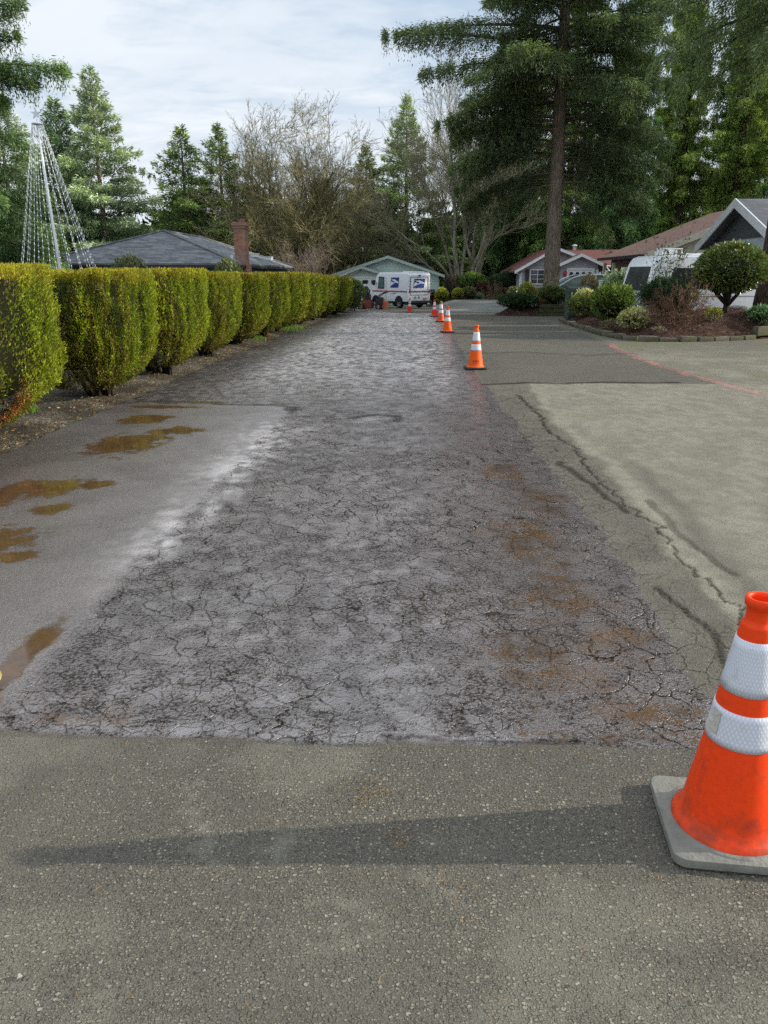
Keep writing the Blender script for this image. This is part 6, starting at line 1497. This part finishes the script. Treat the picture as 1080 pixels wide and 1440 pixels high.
bshrub('brown-topped mounded shrub right of the round yellow-green ball',3.55,57.8,1.12,.86,TAN+OL,354,1800,ragged=.2)
bshrub('small grey-green low shrub on the bank edge',4.32,57.7,.66,.46,[(.14,.17,.12),(.20,.23,.17)],355,900,.09,.03)
bshrub('large rounded green rhododendron behind the bank shrubs',4.05,61.0,2.35,1.75,MG+[(.14,.20,.05)],356,4200,.17,.06,ragged=.15)
bshrub('dark red leafed shrub in front of the large rhododendron',4.70,59.4,1.05,1.15,[(.085,.022,.020),(.12,.035,.03),(.06,.02,.02)],357)
twiggy('shrub','tan leafless twiggy shrub on the bank, widest of the low ones',5.35,58.3,bz(5.35,58.3)-.1,.85,1.1,26,358,simple('tan_twigs',(.20,.14,.095),.9,.3,2,.2),TAN,1200,.07,BB,2,(.1,1.1),.016)
bshrub('small dark red shrub right of the tan twiggy one',6.15,58.2,.55,.75,[(.085,.03,.028),(.13,.05,.04)],359,800)
bshrub('pale yellow shrub left of the white lawn ornament',6.72,57.4,.80,.90,CR+YG,360,1200,.12,.05)
bshrub('dark evergreen shrub left of the grey house corner',7.0,61.5,2.2,1.9,DG,361,3200,.16,.05)
bshrub('olive spreading shrub behind the tan twiggy one',5.9,62.0,1.8,1.5,OL+DG,362,2600,.16,.05)
bshrub('dark evergreen shrub on the bank between rhododendron and mint house',2.9,61.8,1.9,1.5,DG+OL,363,2600,.16,.05)
# leafy things behind and at the end of the hedge
HB='round leafy shrubs behind the hedge'
shrub('shrub','round olive leafy shrub behind the hedge under the shingle roof, nearer one',-8.02,22.0,-.1,.78,.6,2.06,4200,.085,.035,OL+[(.15,.165,.045)],370,HB,mat=M_GLOSSY,ragged=.12)
shrub('shrub','round olive leafy shrub behind the hedge beside the chimney foot',-7.05,29.3,-.25,.95,.65,2.22,4200,.095,.04,OL+[(.15,.165,.045)],371,HB,mat=M_GLOSSY,ragged=.12)
shrub('shrub','pale leafy shrub spreading behind the far hedge top',-5.2,40.2,-.4,1.2,.9,1.80,3400,.13,.05,[(.20,.21,.10),(.14,.17,.07),(.26,.26,.14)],372,HB,ragged=.15)
shrub('shrub','round glossy leafy bush closing the far end of the hedge',-3.72,44.6,-.52,.62,.85,1.74,3400,.12,.05,MG+OL,373,HB,mat=M_GLOSSY,ragged=.14)

# grass tufts at the hedge foot and loose litter
def tuft(pts,n,label,name,cols,Lr,seed):
    rg=np.random.default_rng(seed); P=[]
    for x,y,r in pts: q=rg.normal(0,1,(n,3))*np.array([r*.6,r,0]); q[:,0]+=x;q[:,1]+=y;q[:,2]=zg(q[:,1])+.015; P.append(q)
    P=np.concatenate(P); D=rg.normal(0,.45,P.shape); D[:,2]=1; cl=np.array(cols); C=cl[rg.integers(0,len(cl),len(P))]*rg.uniform(.7,1.2,(len(P),1))
    o=leaves_mesh(P,D,rg.uniform(*Lr,len(P)),.012*rg.uniform(.7,1.3,len(P)),C,name,M_LEAF,None,rg=rg,mid=.25); tag(o,label,'grass',kind='stuff')
tuft([(-3.72,22.6,.32),(-3.78,23.4,.3),(-4.35,8.3,.08),(-3.9,18.9,.15)],300,'bright green grass tufts growing at the foot of the hedge','grass_tufts',[(.13,.26,.03),(.19,.32,.04),(.10,.19,.03)],(.05,.14),380)
def litter():
    rg=np.random.default_rng(390); n=2600
    x=-3.62-np.abs(rg.normal(0,.45,n)); y=rg.uniform(5.5,26,n)**1.0; P=np.stack([x,y,zg(y)+.05*sstep(3.6,4.1,-x)+.022],-1); D=rg.normal(0,1,(n,3)); D[:,2]*=.22
    cl=np.array([(.20,.11,.045),(.30,.20,.09),(.12,.06,.03),(.38,.29,.15)]); C=cl[rg.integers(0,4,n)]*rg.uniform(.6,1.2,(n,1))
    o=leaves_mesh(P,D,rg.uniform(.02,.055,n),rg.uniform(.008,.022,n),C,'fallen_leaves',M_LEAF,None,rg=rg); tag(o,'dry fallen leaf scraps and clippings strewn under the hedge','leaf litter',kind='stuff')
    # mulch chips
    n=9000; x=rg.uniform(4.8,13,n); y=rg.uniform(18.8,31,n); ok=inside(BEDP,x,y); x=x[ok];y=y[ok]; z=np.array([hb(a,b) for a,b in zip(x,y)])+.012; n=len(x); P=np.stack([x,y,z],-1); D=rg.normal(0,1,(n,3)); D[:,2]*=.35
    cl=np.array([(.05,.025,.017),(.09,.045,.03),(.15,.085,.055),(.03,.018,.013)]); C=cl[rg.integers(0,4,n)]*rg.uniform(.7,1.3,(n,1))
    o=leaves_mesh(P,D,rg.uniform(.04,.10,n),rg.uniform(.015,.035,n),C,'mulch_chips',M_NEEDLE,None,rg=rg); tag(o,'dark red-brown bark mulch chips covering the garden bed','mulch',kind='stuff')
    # brown needles and twigs on the near asphalt
    S=[]
    def needle(x,y,l,a,r):
        k=rg.normal(0,.6); p=Vector((x,y,.0085)); 
        for i in range(3):
            q=p+Vector((math.cos(a)*l/3,math.sin(a)*l/3,0)); q.z=.0085+rg.uniform(0,.004); S.append((*p,*q,r,r*.8)); p=q; a+=k
    for _ in range(46): needle(-.13+rg.normal(0,.045),1.96+rg.normal(0,.05),rg.uniform(.015,.045),rg.uniform(0,6.28),.0007)
    for _ in range(16): needle(-.02+rg.normal(0,.03),1.75+rg.normal(0,.03),rg.uniform(.02,.05),rg.uniform(0,6.28),.0008)
    for _ in range(18): needle(.10+rg.normal(0,.03),1.60+rg.normal(0,.025),rg.uniform(.015,.04),rg.uniform(0,6.28),.0008)
    for _ in range(70): needle(rg.uniform(-1.2,1.2),rg.uniform(1.1,2.2),rg.uniform(.015,.04),rg.uniform(0,6.28),.0008)
    S=np.array(S); S[:,2]+=.0; o=seg_tubes(S,4,'pine_needles',simple('dry_needles',(.30,.19,.075),.8,.35,30,.3),None); tag(o,'dry brown fir needles scattered on the near asphalt','needles',kind='stuff')
    # loose pale chips
    V=[];F=[]
    for k in range(70):
        x,y=rg.uniform(-1.3,1.3),rg.uniform(1.05,2.2); s=rg.uniform(.0022,.0048) if k else .007
        if k==0: x,y=-.87,1.29
        q=unit(rg.normal(size=(6,3)))*s; b=len(V); O=np.array([[1,0,0],[0,1,0],[-1,0,0],[0,-1,0],[0,0,.8],[0,0,-.8]])*s*rg.uniform(.7,1.3,(6,1)); c,sn=math.cos(k),math.sin(k)
        for v in O: V.append((x+v[0]*c-v[1]*sn,y+v[0]*sn+v[1]*c,.009+v[2]))
        F+= [[b+i for i in f] for f in ([0,1,4],[1,2,4],[2,3,4],[3,0,4],[1,0,5],[2,1,5],[3,2,5],[0,3,5])]
    o=raw_mesh('loose_chips',V,F,simple('pale_chip_stone',(.30,.28,.23),.85,.4,90,.3)); tag(o,'loose pale stone chips lying on the near asphalt','stone chips',kind='stuff')
litter()
# end of a yellow strap at the left picture edge
def strap():
    m=MB(); P=[(-1.63+.055*math.cos(a),2.53+.05*math.sin(a)*1.0,.012+.035*(1+math.sin(a))*.5) for a in np.linspace(-2.4,2.2,14)]
    m.tube(P,.006,6); o=m.build('yellow_strap',simple('yellow_webbing',(.30,.26,.09),.6,.2,40),None,smooth=True); tag(o,'thin loop of yellow strap lying in the brown gutter at the left edge','strap')
strap()
scene.cycles.max_bounces=6; scene.cycles.diffuse_bounces=3; scene.cycles.glossy_bounces=2; scene.cycles.transmission_bounces=4; scene.cycles.transparent_max_bounces=6
scene.cycles.adaptive_threshold=.02; scene.cycles.caustics_reflective=False; scene.cycles.caustics_refractive=False
scene.cycles.use_denoising=False
scene.cycles.sample_clamp_direct=3.0; scene.cycles.sample_clamp_indirect=3.0
